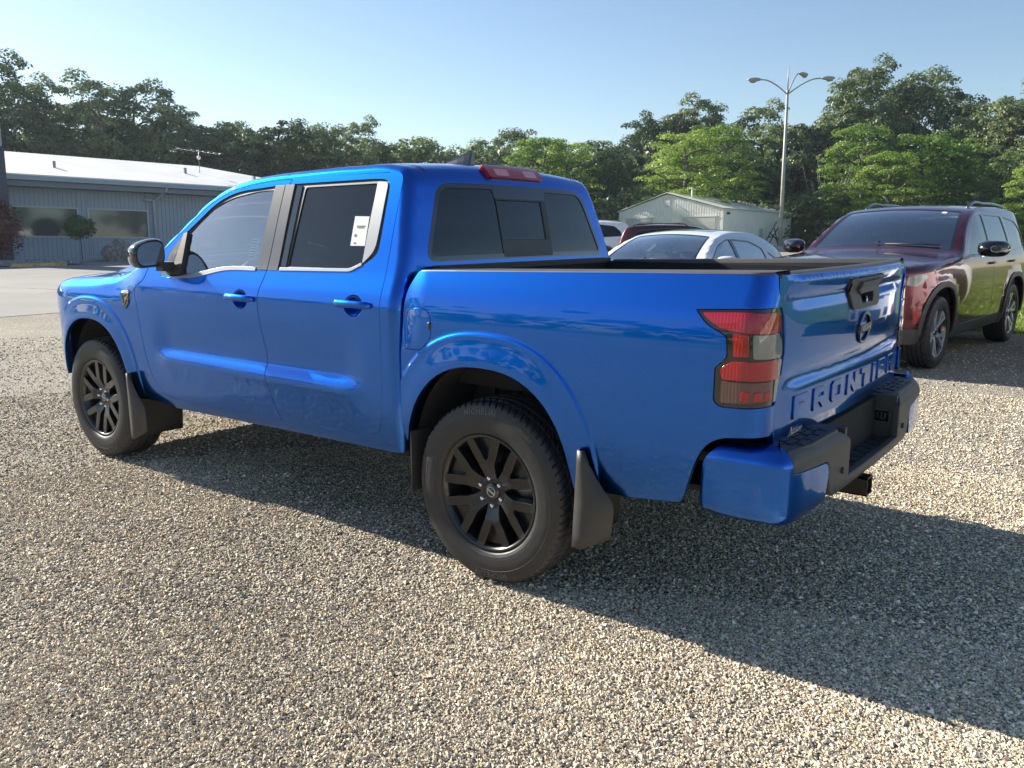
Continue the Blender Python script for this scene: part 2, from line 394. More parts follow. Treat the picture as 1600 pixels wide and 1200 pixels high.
# ------------------------------------------------------------------ ground surfaces
def ground_mat(name,cols,scales,bump,rough=.95):
    m,t,b=_new(name);b.inputs['Roughness'].default_value=rough;b.inputs['Specular IOR Level'].default_value=.25
    tc=_n(t,'ShaderNodeTexCoord')
    v=_n(t,'ShaderNodeTexVoronoi');v.inputs['Scale'].default_value=scales[0];t.links.new(tc.outputs['Object'],v.inputs['Vector'])
    r=_n(t,'ShaderNodeValToRGB');e=r.color_ramp.elements
    for i,(p,c) in enumerate(cols):
        if i<2: e[i].position=p;e[i].color=(*c,1)
        else: q=e.new(p);q.color=(*c,1)
    sp=_n(t,'ShaderNodeSeparateColor');t.links.new(v.outputs['Color'],sp.inputs[0]);t.links.new(sp.outputs[0],r.inputs[0])
    n=_n(t,'ShaderNodeTexNoise');n.inputs['Scale'].default_value=scales[1];n.inputs['Detail'].default_value=8;t.links.new(tc.outputs['Object'],n.inputs['Vector'])
    n2=_n(t,'ShaderNodeTexNoise');n2.inputs['Scale'].default_value=scales[1]*.13;n2.inputs['Detail'].default_value=4;t.links.new(tc.outputs['Object'],n2.inputs['Vector'])
    ad=_n(t,'ShaderNodeMath',operation='ADD');t.links.new(n.outputs[0],ad.inputs[0]);t.links.new(n2.outputs[0],ad.inputs[1])
    mr=_n(t,'ShaderNodeMapRange');mr.inputs[1].default_value=.6;mr.inputs[2].default_value=1.4;mr.inputs[3].default_value=.80;mr.inputs[4].default_value=1.18;t.links.new(ad.outputs[0],mr.inputs[0])
    mu=_n(t,'ShaderNodeVectorMath',operation='SCALE');t.links.new(r.outputs[0],mu.inputs[0]);t.links.new(mr.outputs[0],mu.inputs['Scale']);t.links.new(mu.outputs[0],b.inputs['Base Color'])
    iv=_n(t,'ShaderNodeMath',operation='MULTIPLY');iv.inputs[1].default_value=-1;t.links.new(v.outputs['Distance'],iv.inputs[0])
    bp=_n(t,'ShaderNodeBump');bp.inputs['Strength'].default_value=bump[0];bp.inputs['Distance'].default_value=bump[1];t.links.new(iv.outputs[0],bp.inputs['Height']);t.links.new(bp.outputs[0],b.inputs['Normal'])
    return m
GRAVEL=[(0,(.17,.15,.125)),(.25,(.30,.265,.21)),(.5,(.39,.35,.28)),(.75,(.46,.415,.34)),(.93,(.56,.52,.44))]
M_['gravel']=ground_mat('gravel_surface',GRAVEL,(80,1.1),(1.0,.020))
M_['lawn']=ground_mat('lawn_soil',[(0,(.05,.09,.015)),(.5,(.10,.17,.03)),(1,(.16,.24,.05))],(30,.25),(.6,.03))
M_['asphalt']=ground_mat('old_asphalt',[(0,(.20,.19,.175)),(.5,(.26,.25,.235)),(1,(.31,.30,.28))],(120,.5),(.35,.004))
M_['concrete']=mat('pale_concrete',(.42,.40,.37),.9,noise=(3,.15))
def sheet(name,pts,z,m,label=None):
    me=bpy.data.meshes.new(name);me.from_pydata([(x,y,z) for x,y in pts],[],[list(range(len(pts)))]);me.materials.append(m);o=obj(name,me);o['kind']='structure';return o
sheet('ground',[(-250,-250),(250,-250),(250,250),(-250,250)],-.008,M_['lawn'])
sheet('gravel_lot',[(-60,26),(13.12,26),(13.12,-12),(24,-30),(24,-60),(17,-60),(8,-30),(4.5,-14.5),(1.5,-10.4),(-8,-10.1),(-60,-9.5)],0,M_['gravel'])
sheet('asphalt_drive',[(13.12,40),(60,40),(38.6,-4),(37.5,-14),(36,-22),(34,-40),(24.2,-40),(24.2,-29.8),(13.12,-11.8)],.006,M_['asphalt'])
# cracks in the asphalt
cv=[];cf=[]
def crack(P,w=.035):
    P=spline(np.array(P,float),5);s0=len(cv)
    for i,p in enumerate(P):
        t=P[min(i+1,len(P)-1)]-P[max(i-1,0)];n_=np.array([-t[1],t[0]])/(np.linalg.norm(t)+1e-9);ww=w*(.5+random.random())*.5
        cv.append((*(p+n_*ww),.0102));cv.append((*(p-n_*ww),.0102))
    for i in range(len(P)-1): cf.append((s0+2*i,s0+2*i+1,s0+2*i+3,s0+2*i+2))
crack([(19.2,-2.6),(18.7,-4.0),(18.2,-4.9),(17.9,-6.3),(17.2,-7.8)]);crack([(21.5,-5.0),(20.2,-5.6),(18.6,-5.9)]);crack([(23.5,-4.0),(22.3,-5.4),(22.0,-7.2)],.025);crack([(30,-7.5),(29.5,-10),(29.8,-13),(29,-16)],.05);crack([(26.5,-6),(26.8,-9),(26.1,-12)],.03)
o=obj('asphalt_cracks',mesh_np('asphalt_cracks',cv,np.array(cf),[mat('crack_filler',(.10,.095,.09),.9)]));o['kind']='structure'
# ---- loose stones over the near part of the lot: far too many to count
def stones():
    rg=np.random.default_rng(11);P=[];S=[]
    def patchy(x,y): return np.sin(x*1.3+.7*np.sin(y*1.1))+np.sin(y*1.9+x*.6)+np.sin((x+y)*3.1+2)*.6+np.sin((x-1.7*y)*5.3)*.4
    def add(n,r0,r1,a0,a1,s0,s1):
        r=np.sqrt(rg.uniform(r0*r0,r1*r1,n));a=np.radians(rg.uniform(a0,a1,n));P.append(np.stack([CAM[0]+r*np.cos(a),CAM[1]+r*np.sin(a)],-1));S.append(rg.uniform(s0,s1,n)*np.where(rg.random(n)<.05,1.7,1))
    yd=math.degrees(yaw)
    add(150000,1.25,3.2,yd-36,yd+36,.0034,.0074);add(135000,3.2,5.6,yd-35,yd+35,.0042,.0084);add(50000,5.6,8.4,yd-34,yd+34,.0058,.010);add(20000,7.6,13,yd-34,yd+34,.007,.0115)
    P=np.concatenate(P);S=np.concatenate(S);k=(P[:,0]<13)&(P[:,1]>-10)&(rg.random(len(P))<np.clip(1.02-.22*np.maximum(patchy(P[:,0],P[:,1]),0),.35,1));P=P[k];S=S[k];n=len(P)
    base=np.array([(1,0,0),(-.55,.85,0),(-.5,-.9,.05),(.15,.05,.85),(-.1,0,-.7)],float);F0=np.array([(0,1,3),(1,2,3),(2,0,3),(1,0,4),(2,1,4),(0,2,4)])
    V=base[None]*rg.uniform(.65,1.3,(n,5,1))+rg.normal(0,.16,(n,5,3));V[...,2]*=.72
    a=rg.uniform(0,2*PI,n);c,s_=np.cos(a)[:,None],np.sin(a)[:,None];x=V[...,0]*c-V[...,1]*s_;y=V[...,0]*s_+V[...,1]*c
    V=np.stack([x,y,V[...,2]],-1)*S[:,None,None];V[...,0]+=P[:,0:1];V[...,1]+=P[:,1:2];V[...,2]+=(S*.32)[:,None]
    F=(F0[None]+5*np.arange(n)[:,None,None]).reshape(-1,3)
    me=mesh_np('gravel_stones',V.reshape(-1,3),F)
    cols=np.array([1.46,1.42,1.32])*np.array([(.22,.19,.16),(.32,.28,.22),(.42,.365,.285),(.50,.44,.34),(.60,.54,.44),(.70,.65,.55),(.36,.33,.30),(.48,.34,.20),(.25,.25,.25),(.80,.78,.72)]);pr=np.array([.09,.15,.20,.20,.14,.06,.08,.025,.045,.01]);pr/=pr.sum()
    ci=rg.choice(len(cols),n,p=pr);C=cols[ci]*rg.uniform(.88,1.12,(n,1));at=me.attributes.new('stone_colour','FLOAT_COLOR','POINT')
    at.data.foreach_set('color',np.concatenate([np.repeat(C*(1+.07*patchy(P[:,0]*.8+3,P[:,1]*.9)[:,None]),5,0),np.ones((5*n,1))],1).astype(np.float32).ravel())
    m,t,b=_new('loose_stone');b.inputs['Roughness'].default_value=.9;b.inputs['Specular IOR Level'].default_value=.3
    an=_n(t,'ShaderNodeAttribute',attribute_name='stone_colour');t.links.new(an.outputs['Color'],b.inputs['Base Color']);me.materials.append(m)
    o=obj('gravel_stones',me);o['kind']='stuff';o['label']='loose tan and grey gravel stones covering the lot'
stones()
# ------------------------------------------------------------------ grey office building, in its own level frame
BW=np.array([-.10307837,-.99449907,-.01861306]);BW/=np.linalg.norm(BW);BY_=np.cross(UG,BW);BY_/=np.linalg.norm(BY_)
def frame(o,x,y,z): return Matrix(((x[0],y[0],z[0],o[0]),(x[1],y[1],z[1],o[1]),(x[2],y[2],z[2],o[2]),(0,0,0,1)))
bld=empty('office_building',mw=frame((39.69,-12.86,0),BW,BY_,UG));tag(bld,'low grey office building with white metal roof and two long windows','building')
M_['siding']=mat('grey_blue_siding',(.33,.385,.45),.75,noise=(1.5,.06))
M_['wroof']=mat('white_roof_metal',(.80,.79,.76),.55,noise=(.6,.06))
M_['trimgrey']=mat('grey_gutter_metal',(.30,.36,.42),.5)
M_['soffit']=mat('soffit_grey',(.20,.22,.25),.8)
M_['winframe']=mat('pale_window_frame',(.45,.48,.50),.5)
M_['wglass']=mat('office_glass',(.07,.08,.08),.05,spec=.8)
def holes_wall(name,x0,x1,z0,z1,y,holes,m,parent,grooves=.205):
    # one wall face split round its window openings, with board grooves as real steps
    parts=[];xs=sorted({x0,x1}|{h[0] for h in holes}|{h[1] for h in holes})
    cuts=[]
    for a,b in zip(xs,xs[1:]):
        seg=[(z0,z1)]
        for h in holes:
            if h[0]<=a+1e-6 and h[1]>=b-1e-6: seg=[(z0,h[2]),(h[3],z1)]
        for s0,s1 in seg:
            k0=math.ceil(a/grooves);x=a
            while True:
                nx=min(b,k0*grooves)
                if nx-x>.02: parts.append(box_np((x+.008,y,s0),(nx-.008,y+.10,s1)))
                x=nx;k0+=1
                if x>=b-1e-6: break
    parts.append(box_np((x0,y+.025,z0),(x1,y+.026,z1))) if not holes else None
    V,F=join_np(parts);o=obj(name,mesh_np(name,V,F,[m]),parent);o['kind']='stuff';return o
WN=[(.40,3.25,1.17,2.46),(3.79,6.60,1.17,2.46),(-8.0,-5.2,1.17,2.46),(-4.6,-1.0,1.17,2.46)]
holes_wall('siding_board',-22,17.5,-.9,3.36,0,WN,M_['siding'],bld)
def wall_back(): 
    parts=[];xs=[-22,-8,-5.2,-4.6,-1,.4,3.25,3.79,6.6,17.5]
    for i,(a,b) in enumerate(zip(xs,xs[1:])):
        if (a,b) in [(h[0],h[1]) for h in WN]: parts+=[box_np((a,.012,-.9),(b,.2,1.17)),box_np((a,.012,2.46),(b,.2,3.36))]
        else: parts.append(box_np((a,.012,-.9),(b,.2,3.36)))
    parts+=[box_np((17.3,.2,-.9),(17.5,13,3.36)),box_np((-22,.2,-.9),(-21.8,13,3.36)),box_np((-22,12.8,-.9),(17.5,13,3.36))];return join_np(parts)
V,F=wall_back();obj('wall',mesh_np('wall',V,F,[mat('siding_groove',(.14,.17,.20),.8)]),bld)
for a,b,z0,z1 in WN:
    w=empty('window',(0,0,0),parent=bld)
    V,F=join_np([box_np((a-.07,-.05,z0-.07),(b+.07,.05,z0)),box_np((a-.07,-.05,z1),(b+.07,.05,z1+.07)),box_np((a-.07,-.05,z0),(a,.05,z1)),box_np((b,-.05,z0),(b+.07,.05,z1))])
    obj('window_frame',mesh_np('window_frame',V,F,[M_['winframe']]),w);box('pane',(a,.03,z0),(b,.045,z1),M_['wglass'],w,bevel=0)
box('soffit',(-22.6,-.95,3.36),(18.2,.02,3.60),M_['soffit'],bld,bevel=0)
box('gutter',(-22.7,-1.13,3.62),(18.3,-.96,3.86),M_['trimgrey'],bld,bevel=.03)
rv=[(-23,-1.15,3.88),(18.4,-1.15,3.88),(18.4,14,3.88),(-23,14,3.88),(-17,6.2,5.56),(12.5,6.2,5.56)]
rv2=[(x,y,z-.06) for x,y,z in rv];me=bpy.data.meshes.new('roof');me.from_pydata(rv+rv2,[],[(0,1,5,4),(1,2,5),(2,3,4,5),(3,0,4),(7,6,10,11),(8,7,11),(9,8,11,10),(6,9,10),(0,6,7,1),(1,7,8,2),(2,8,9,3),(3,9,6,0)]);me.materials.append(M_['wroof']);roof_o=obj('roof',me,bld)
for x,y in ((2.9,1.5),(10.0,2.6),(13.4,1.2)): box('roof_vent',(x-.07,y-.07,4.2),(x+.07,y+.07,4.2+.30+(y+1.15)*.2286-.32),M_['steel'],bld,bevel=.01)
tube('downspout',[(7.25,-1.05,3.62),(7.25,-1.0,3.50),(6.95,-.14,3.02),(6.93,-.12,2.9),(6.96,-.12,-.2)],.06,M_['winframe'],bld,n=6)
tube('gutter_elbow',[(6.45,-.10,3.05),(6.95,-.14,3.02)],.07,M_['winframe'],bld,n=6)
box('walkway',(-12,-2.4,-.4),(16,-.02,.06),M_['concrete'],bld,bevel=0)
# rooftop television aerial
an=empty('television_aerial',mw=frame((39.69,-12.86,0),BW,BY_,UG));tag(an,'rooftop television aerial standing over the grey building','aerial')
tube('mast',[(11.15,3.2,4.6),(11.15,3.2,6.15)],.02,M_['steel'],an)
tube('boom',[(9.9,3.2,6.12),(12.5,3.1,6.0)],.018,M_['steel'],an)
for k in range(8): x=10.0+k*.33;tube('aerial_element',[(x,2.7-.03*k,6.12-.015*k),(x,3.75-.03*k,6.12-.015*k)],.01,M_['steel'],an,n=5)
bm_obj('rotator_box',lambda bm:bmesh.ops.create_uvsphere(bm,u_segments=12,v_segments=8,radius=.11),M_['wroof'],an,smooth=True,loc=(11.15,3.2,5.72))
# ---- metal shed
def gv(p): return np.array(p,float)
NL,NR=gv((30.19,-51.62,0)),gv((21.76,-51.05,0));sx=NR-NL;wS=np.linalg.norm(sx);sx/=wS;sx=sx-UG*(sx@UG);sx/=np.linalg.norm(sx);sy=np.cross(UG,sx)
shed=empty('metal_shed',mw=frame(NL-UG*.0,sx,sy,UG));tag(shed,'pale metal gabled shed beside the tall light pole','shed')
M_['shed']=mat('pale_shed_metal',(.82,.81,.74),.55,noise=(.8,.05));M_['shedroof']=mat('shed_roof_metal',(.68,.68,.65),.45)
SL=11.2;EH=2.72;PH=3.86
def gable(y):
    V=[(0,y,-.8),(wS,y,-.8),(wS,y,EH),(wS*.48,y,PH),(0,y,EH)];return V
V=gable(.02)+gable(SL);me=bpy.data.meshes.new('shed_wall');me.from_pydata(V,[],[(0,1,2,3,4),(9,8,7,6,5),(1,6,7,2),(5,0,4,9)]);me.materials.append(M_['shed']);obj('wall',me,shed)
rb=[]
for i in range(int(wS/.2)):
    x=.1+i*.2;h=EH+(PH-EH)*(x/(wS*.48) if x<wS*.48 else (wS-x)/(wS*.52));rb.append(box_np((x-.02,-.015,-.8),(x+.05,.03,h-.02)))
for i in range(int(SL/.24)):
    y=.1+i*.24;rb.append(box_np((wS-.01,y,-.8),(wS+.012,y+.05,EH-.02)))
V,F=join_np(rb);o=obj('wall_rib',mesh_np('wall_rib',V,F,[M_['shed']]),shed);o['kind']='stuff'
p=wS*.48;V=[(-.15,-.15,EH-.0),(p,-.15,PH+.08),(wS+.15,-.15,EH),(-.15,SL+.15,EH),(p,SL+.15,PH+.08),(wS+.15,SL+.15,EH)];V=V+[(a,b,c+.05) for a,b,c in V]
me=bpy.data.meshes.new('roof');me.from_pydata(V,[],[(6,7,10,9),(7,8,11,10),(0,3,4,1),(1,4,5,2),(0,1,7,6),(1,2,8,7),(3,9,10,4),(4,10,11,5),(0,6,9,3),(2,5,11,8)]);me.materials.append(M_['shedroof']);obj('roof',me,shed)
box('corner_trim',(wS-.02,-.04,-.8),(wS+.04,.05,EH),M_['shedroof'],shed,bevel=0);box('corner_trim',(-.04,-.04,-.8),(.02,.05,EH),M_['shedroof'],shed,bevel=0)
for a,b in ((.6,2.9),(5.3,7.9)): 
    d=box('roller_door',(a,-.06,-.6),(b,.0,2.2),mat('roller_door_cream',(.50,.50,.45),.6) if a<1 else bpy.data.materials['roller_door_cream'],shed,bevel=0)
    box('door_header',(a-.1,-.08,2.2),(b+.1,.0,2.28),M_['shedroof'],d,bevel=0)
box('gable_vent',(p-.25,-.05,3.0),(p+.25,.0,3.45),M_['shedroof'],shed,bevel=.01)
tube('flue_pipe',[(p+1.3,1.2,PH-.5),(p+1.3,1.2,PH+.35)],.07,M_['wroof'],shed);tube('flue_cap',[(p+1.3,1.2,PH+.33),(p+1.3,1.2,PH+.45)],.11,M_['wroof'],shed)
for y in (.5,SL-1.0): box('wall_lamp',(wS,y,2.35),(wS+.14,y+.22,2.5),M_['gloss'],shed,bevel=.01)
box('meter_box',(wS,5.6,.9),(wS+.12,6.0,1.5),M_['winframe'],shed,bevel=.01)
rk=empty('leaning_steel_frame',mw=frame(NL,sx,sy,UG));tag(rk,'dark steel ramp frame leaning by the shed side wall','steel frame')
for a,b in (((wS+.9,4.2,0),(wS+.7,7.0,2.0)),((wS+.9,5.0,0),(wS+.7,7.8,2.0)),((wS+.8,7.4,0),(wS+.9,6.2,1.5)),((wS+.7,5.9,1.2),(wS+.9,8.3,.1))): tube('frame_bar',[a,b],.045,M_['frame'],rk,n=6)
tube('cross_bar',[(wS+.8,5.4,.85),(wS+.8,6.3,.95)],.04,M_['frame'],rk,n=6)
# ---- lot light pole with three arms
pole=empty('light_pole',mw=frame((18.62,-53.47,0),np.cross(np.array([0,1,0]),UG)/np.linalg.norm(np.cross([0,1,0],UG)),np.cross(UG,np.cross([0,1,0],UG)/np.linalg.norm(np.cross([0,1,0],UG))),UG));tag(pole,'tall galvanised lot light pole with curved arms in front of the trees','light pole')
M_['galv']=mat('galvanised_pole',(.36,.35,.32),.6,metal=.3,noise=(2,.15))
tube('shaft',[(0,0,-.2),(0,0,5),(0,0,10.6)],[.15,.12,.08],M_['galv'],pole,n=14);tube('spike',[(0,0,10.5),(0,0,12.1)],[.05,.03],M_['galv'],pole)
box('pole_base',(-.25,-.25,-.1),(.25,.25,.35),M_['concrete'],pole,bevel=.03)
def lamp_arm(az,L,h,nm='lamp_arm'):
    a=math.radians(az);dx,dy=math.cos(a),math.sin(a);P=spline([(0,0,10.3),(dx*L*.35,dy*L*.35,10.3+h*.55),(dx*L*.75,dy*L*.75,10.3+h*.95),(dx*L,dy*L,10.3+h)],5)
    ar=tube(nm,P,.045,M_['galv'],pole,n=7)
    def hd(bm):
        bmesh.ops.create_uvsphere(bm,u_segments=14,v_segments=8,radius=1,matrix=Matrix.Translation((dx*(L+.35),dy*(L+.35),10.3+h))@Matrix.Rotation(a,4,'Z')@Matrix.Diagonal((.48,.19,.13,1)))
    o=bm_obj('lamp_head',hd,M_['galv'],ar,smooth=True)
    bm_obj('lamp_glass',lambda bm:bmesh.ops.create_uvsphere(bm,u_segments=12,v_segments=6,radius=1,matrix=Matrix.Translation((dx*(L+.45),dy*(L+.45),10.3+h-.10))@Matrix.Rotation(a,4,'Z')@Matrix.Diagonal((.25,.15,.13,1))),M_['clearlens'],ar,smooth=True)
lamp_arm(38,1.9,.95);lamp_arm(-105,1.35,1.5);lamp_arm(-142,2.3,1.05)
# ---- sign pylon at the left edge of the picture
py=empty('sign_pylon',mw=frame((37.52,-12.33,0),BW,BY_,UG));tag(py,'tall sign pylon with pale top and navy lower half','sign pylon')
box('lower_panel',(-1.95,-.25,0),(-.02,.25,4.9),mat('navy_panel',(.02,.03,.07),.4),py,bevel=.02);box('upper_panel',(-1.95,-.26,4.92),(-.09,.26,6.45),mat('pale_panel',(.35,.38,.42),.4),py,bevel=.02);box('pylon_plinth',(-2.0,-.4,-.4),(.02,.4,.12),M_['concrete'],py)
# ---- kerb block, rocks, boulder
kb=box('parking_block',(-1.06,-.10,0),(1.06,.10,.13),mat('worn_yellow_concrete',(.50,.40,.17),.85,noise=(6,.35)),None,bevel=.03);kb.location=(32.9,-11.42,.008);kb.rotation_euler=(0,0,math.radians(-86));tag(kb,'worn yellow concrete wheel stop in front of the grey building','wheel stop')
def rock(name,loc,s,m,seed,sub=3):
    bm=bmesh.new();bmesh.ops.create_icosphere(bm,subdivisions=sub,radius=1);r=np.random.default_rng(seed);d=r.normal(0,1,(8,3));d/=np.linalg.norm(d,axis=1)[:,None];am=r.uniform(.04,.16,8)
    for v in bm.verts:
        p=np.array(v.co);k=1+sum(a*math.sin(4*(p@q)+i) for i,(a,q) in enumerate(zip(am,d)));k=min(k,1.08);v.co=Vector(p*k)*1.0;v.co.x*=s[0];v.co.y*=s[1];v.co.z*=s[2]
    me=bpy.data.meshes.new(name);bm.to_mesh(me);bm.free();me.materials.append(m);o=obj(name,me);o.location=loc;return o
M_['rock']=mat('speckled_boulder',(.24,.20,.19),.9,noise=(5,.6),bump=(12,.8,.05))
tag(rock('boulder',(36.1,-16.25,.35),(.50,.72,.62),M_['rock'],3),'large rounded speckled boulder by the grey building wall','boulder')
pts=[];rg=np.random.default_rng(5)
for i in range(900):
    x=rg.uniform(33.3,36.4);y=rg.uniform(-13.4,-9.0)
    s_=rg.uniform(.035,.09);b_=box_np((-s_,-s_*rg.uniform(.6,1),-s_*.5),(s_,s_*.8,s_*.7));a=rg.uniform(0,3);V=b_[0]*rg.uniform(.7,1.2,(8,1));V=np.stack([V[:,0]*math.cos(a)-V[:,1]*math.sin(a),V[:,0]*math.sin(a)+V[:,1]*math.cos(a),V[:,2]],-1)+[x,y,.10];pts.append((V,b_[1]))
V,F=join_np(pts);o=obj('landscape_rocks',mesh_np('landscape_rocks',V,F,[mat('river_rock',(.30,.30,.31),.85,noise=(9,.6))]));tag(o,'grey river rocks bedded along the grey building',kind='stuff')
sheet('rock_bed',[(33.2,-8.5),(39,-8.5),(38.4,-14.5),(33.2,-13.5)],.012,mat('bed_soil',(.12,.11,.10),.9))
# ------------------------------------------------------------------ trees
def leaf_mat(name,c1,c2,tr=.35):
    m,t,b=_new(name);t.nodes.remove(b);out=t.nodes['Material Output']
    oi=_n(t,'ShaderNodeObjectInfo');tc=_n(t,'ShaderNodeTexCoord');n=_n(t,'ShaderNodeTexNoise');n.inputs['Scale'].default_value=.55;n.inputs['Detail'].default_value=5;t.links.new(tc.outputs['Object'],n.inputs['Vector'])
    ad=_n(t,'ShaderNodeMath',operation='ADD');t.links.new(n.outputs[0],ad.inputs[0]);m2=_n(t,'ShaderNodeMath',operation='MULTIPLY_ADD');m2.inputs[1].default_value=.5;m2.inputs[2].default_value=-.25;t.links.new(oi.outputs['Random'],m2.inputs[0]);t.links.new(m2.outputs[0],ad.inputs[1])
    r=_n(t,'ShaderNodeValToRGB');r.color_ramp.elements[0].position=.3;r.color_ramp.elements[1].position=.75;r.color_ramp.elements[0].color=(*c1,1);r.color_ramp.elements[1].color=(*c2,1);t.links.new(ad.outputs[0],r.inputs[0])
    d=_n(t,'ShaderNodeBsdfDiffuse');tl=_n(t,'ShaderNodeBsdfTranslucent');mx=_n(t,'ShaderNodeMixShader');mx.inputs[0].default_value=tr
    t.links.new(r.outputs[0],d.inputs[0]);t.links.new(r.outputs[0],tl.inputs[0]);t.links.new(d.outputs[0],mx.inputs[1]);t.links.new(tl.outputs[0],mx.inputs[2])
    gl=_n(t,'ShaderNodeBsdfGlossy');gl.inputs['Roughness'].default_value=.45;gl.inputs[0].default_value=(.6,.6,.6,1);m3=_n(t,'ShaderNodeMixShader');m3.inputs[0].default_value=.05;t.links.new(mx.outputs[0],m3.inputs[1]);t.links.new(gl.outputs[0],m3.inputs[2]);t.links.new(m3.outputs[0],out.inputs[0]);return m
M_['oak']=leaf_mat('dark_oak_leaves',(.065,.105,.04),(.21,.26,.105))
M_['locust']=leaf_mat('bright_locust_leaves',(.13,.235,.035),(.31,.42,.075),.45)
M_['mid']=leaf_mat('mid_green_leaves',(.09,.15,.04),(.23,.31,.10))
M_['bark']=mat('grey_bark',(.10,.085,.07),.95,noise=(3,.4),bump=(8,.6,.05))
M_['palebark']=mat('pale_bark',(.28,.26,.23),.95,noise=(3,.4))
def leaves_np(C,Nrm,size,rg):
    n=len(C);t=rg.normal(0,1,(n,3));nn=Nrm+rg.normal(0,.55,(n,3));nn/=np.linalg.norm(nn,axis=1)[:,None];u=np.cross(nn,t);u/=np.linalg.norm(u,axis=1)[:,None];w=np.cross(nn,u)
    s=size*rg.uniform(.6,1.3,(n,1));V=np.stack([C-u*s,C-w*s*.6,C+u*s,C+w*s*.6],1).reshape(-1,3);F=np.arange(4*n).reshape(-1,4);return V,F
def crown_np(seed,H=10.,R=3.4,nc=170,per=80,kind='oak',low=.12,leaf=.17):
    rg=np.random.default_rng(seed);C=[];Nn=[]
    lob=rg.normal(0,1,(9,3));lob/=np.linalg.norm(lob,axis=1)[:,None];la=rg.uniform(.05,.30,9)
    for i in range(nc):
        if kind=='locust':
            z=rg.uniform(low,1)**.9;prof=R*(.35+.9*math.sin(PI*min(1,z*.80+.12)))*rg.uniform(.25,1.0)**.5;a=rg.uniform(0,2*PI);c=np.array([prof*math.cos(a),prof*math.sin(a),z*H]);rr=rg.uniform(.5,1.0);sq=np.array([1.05,1.05,.5])
        else:
            d=rg.normal(0,1,3);d/=np.linalg.norm(d);k=1+sum(a_*max(0,d@q)**3*2-a_*.25 for a_,q in zip(la,lob));rad=rg.uniform(.35,1)**.4*k
            hz=(low+1)/2;c=np.array([d[0]*R*rad,d[1]*R*rad,(hz+d[2]*rad*(1-low)/2*.93)*H]);
            if d[2]<0: c[:2]*=1.05
            rr=rg.uniform(.42,.95);sq=np.array([1,1,.72])
        q=rg.normal(0,1,(per,3));q/=np.linalg.norm(q,axis=1)[:,None];q[:,2]=np.where(q[:,2]<-.25,-q[:,2],q[:,2]);rad=rg.uniform(.35,1,(per,1))**.6
        C.append(c+q*rad*rr*sq);Nn.append(q*[1,1,1.2]+[0,0,.35])
    C=np.concatenate(C);Nn=np.concatenate(Nn);return leaves_np(C,Nn,leaf,rg)
def trunk_np(seed,H,R,lean=.04):
    rg=np.random.default_rng(seed+99);P=spline([(0,0,-.3),(rg.normal(0,.1),rg.normal(0,.1),H*.3),(rg.normal(0,.3),rg.normal(0,.3),H*.6),(rg.normal(0,.4),rg.normal(0,.4),H*.92)],4)
    parts=[tube_np(P,np.linspace(.26,.05,len(P)),7)]
    for k in range(9):
        i=rg.integers(3,len(P)-2);a=rg.uniform(0,2*PI);L=R*rg.uniform(.5,.95);b=P[i];parts.append(tube_np(spline([b,b+[math.cos(a)*L*.5,math.sin(a)*L*.5,L*.25],b+[math.cos(a)*L,math.sin(a)*L,min(L*.6,H*.86-b[2])]],3),np.linspace(.10,.025,7),5))
    return join_np(parts)
TREES={}
def tree_proto(kind,i):
    k=(kind,i)
    if k not in TREES:
        if kind=='oak': c=crown_np(i*7+1,H=10,R=2.9+.35*(i%3),nc=170,per=125,leaf=.100)
        elif kind=='mid': c=crown_np(i*7+3,H=10,R=2.6,nc=150,per=120,leaf=.095)
        else: c=crown_np(i*7+5,H=10,R=2.7,nc=150,per=120,kind='locust',low=.10,leaf=.095)
        cm=mesh_np('crown',*c,mats=[M_[kind]]);V,F=trunk_np(i,10,2.6);TREES[k]=(cm,mesh_np('trunk',V,F,[M_['bark']],smooth=True))
    return TREES[k]
UGV=Vector(UG)
def tree(kind,i,x,y,h,label,wf=1.0,rot=0.):
    cm,tm=tree_proto(kind,i);q=Vector((0,0,1)).rotation_difference(UGV).to_matrix().to_4x4();s=h/11.2
    t=empty('tree',mw=Matrix.Translation((x,y,-.1))@q@Matrix.Rotation(rot,4,'Z')@Matrix.Diagonal((s*wf,s*wf,s,1)));tag(t,label,'tree','trees along the wood edge')
    obj('crown',cm,t);obj('trunk',tm,t);return t
def g_at(px,D):
    v=cd+cr*((px-800)/1300.35);v=v/ (v@cd);h=v[:2];return CAM[0]+v[0]*D,CAM[1]+v[1]*D
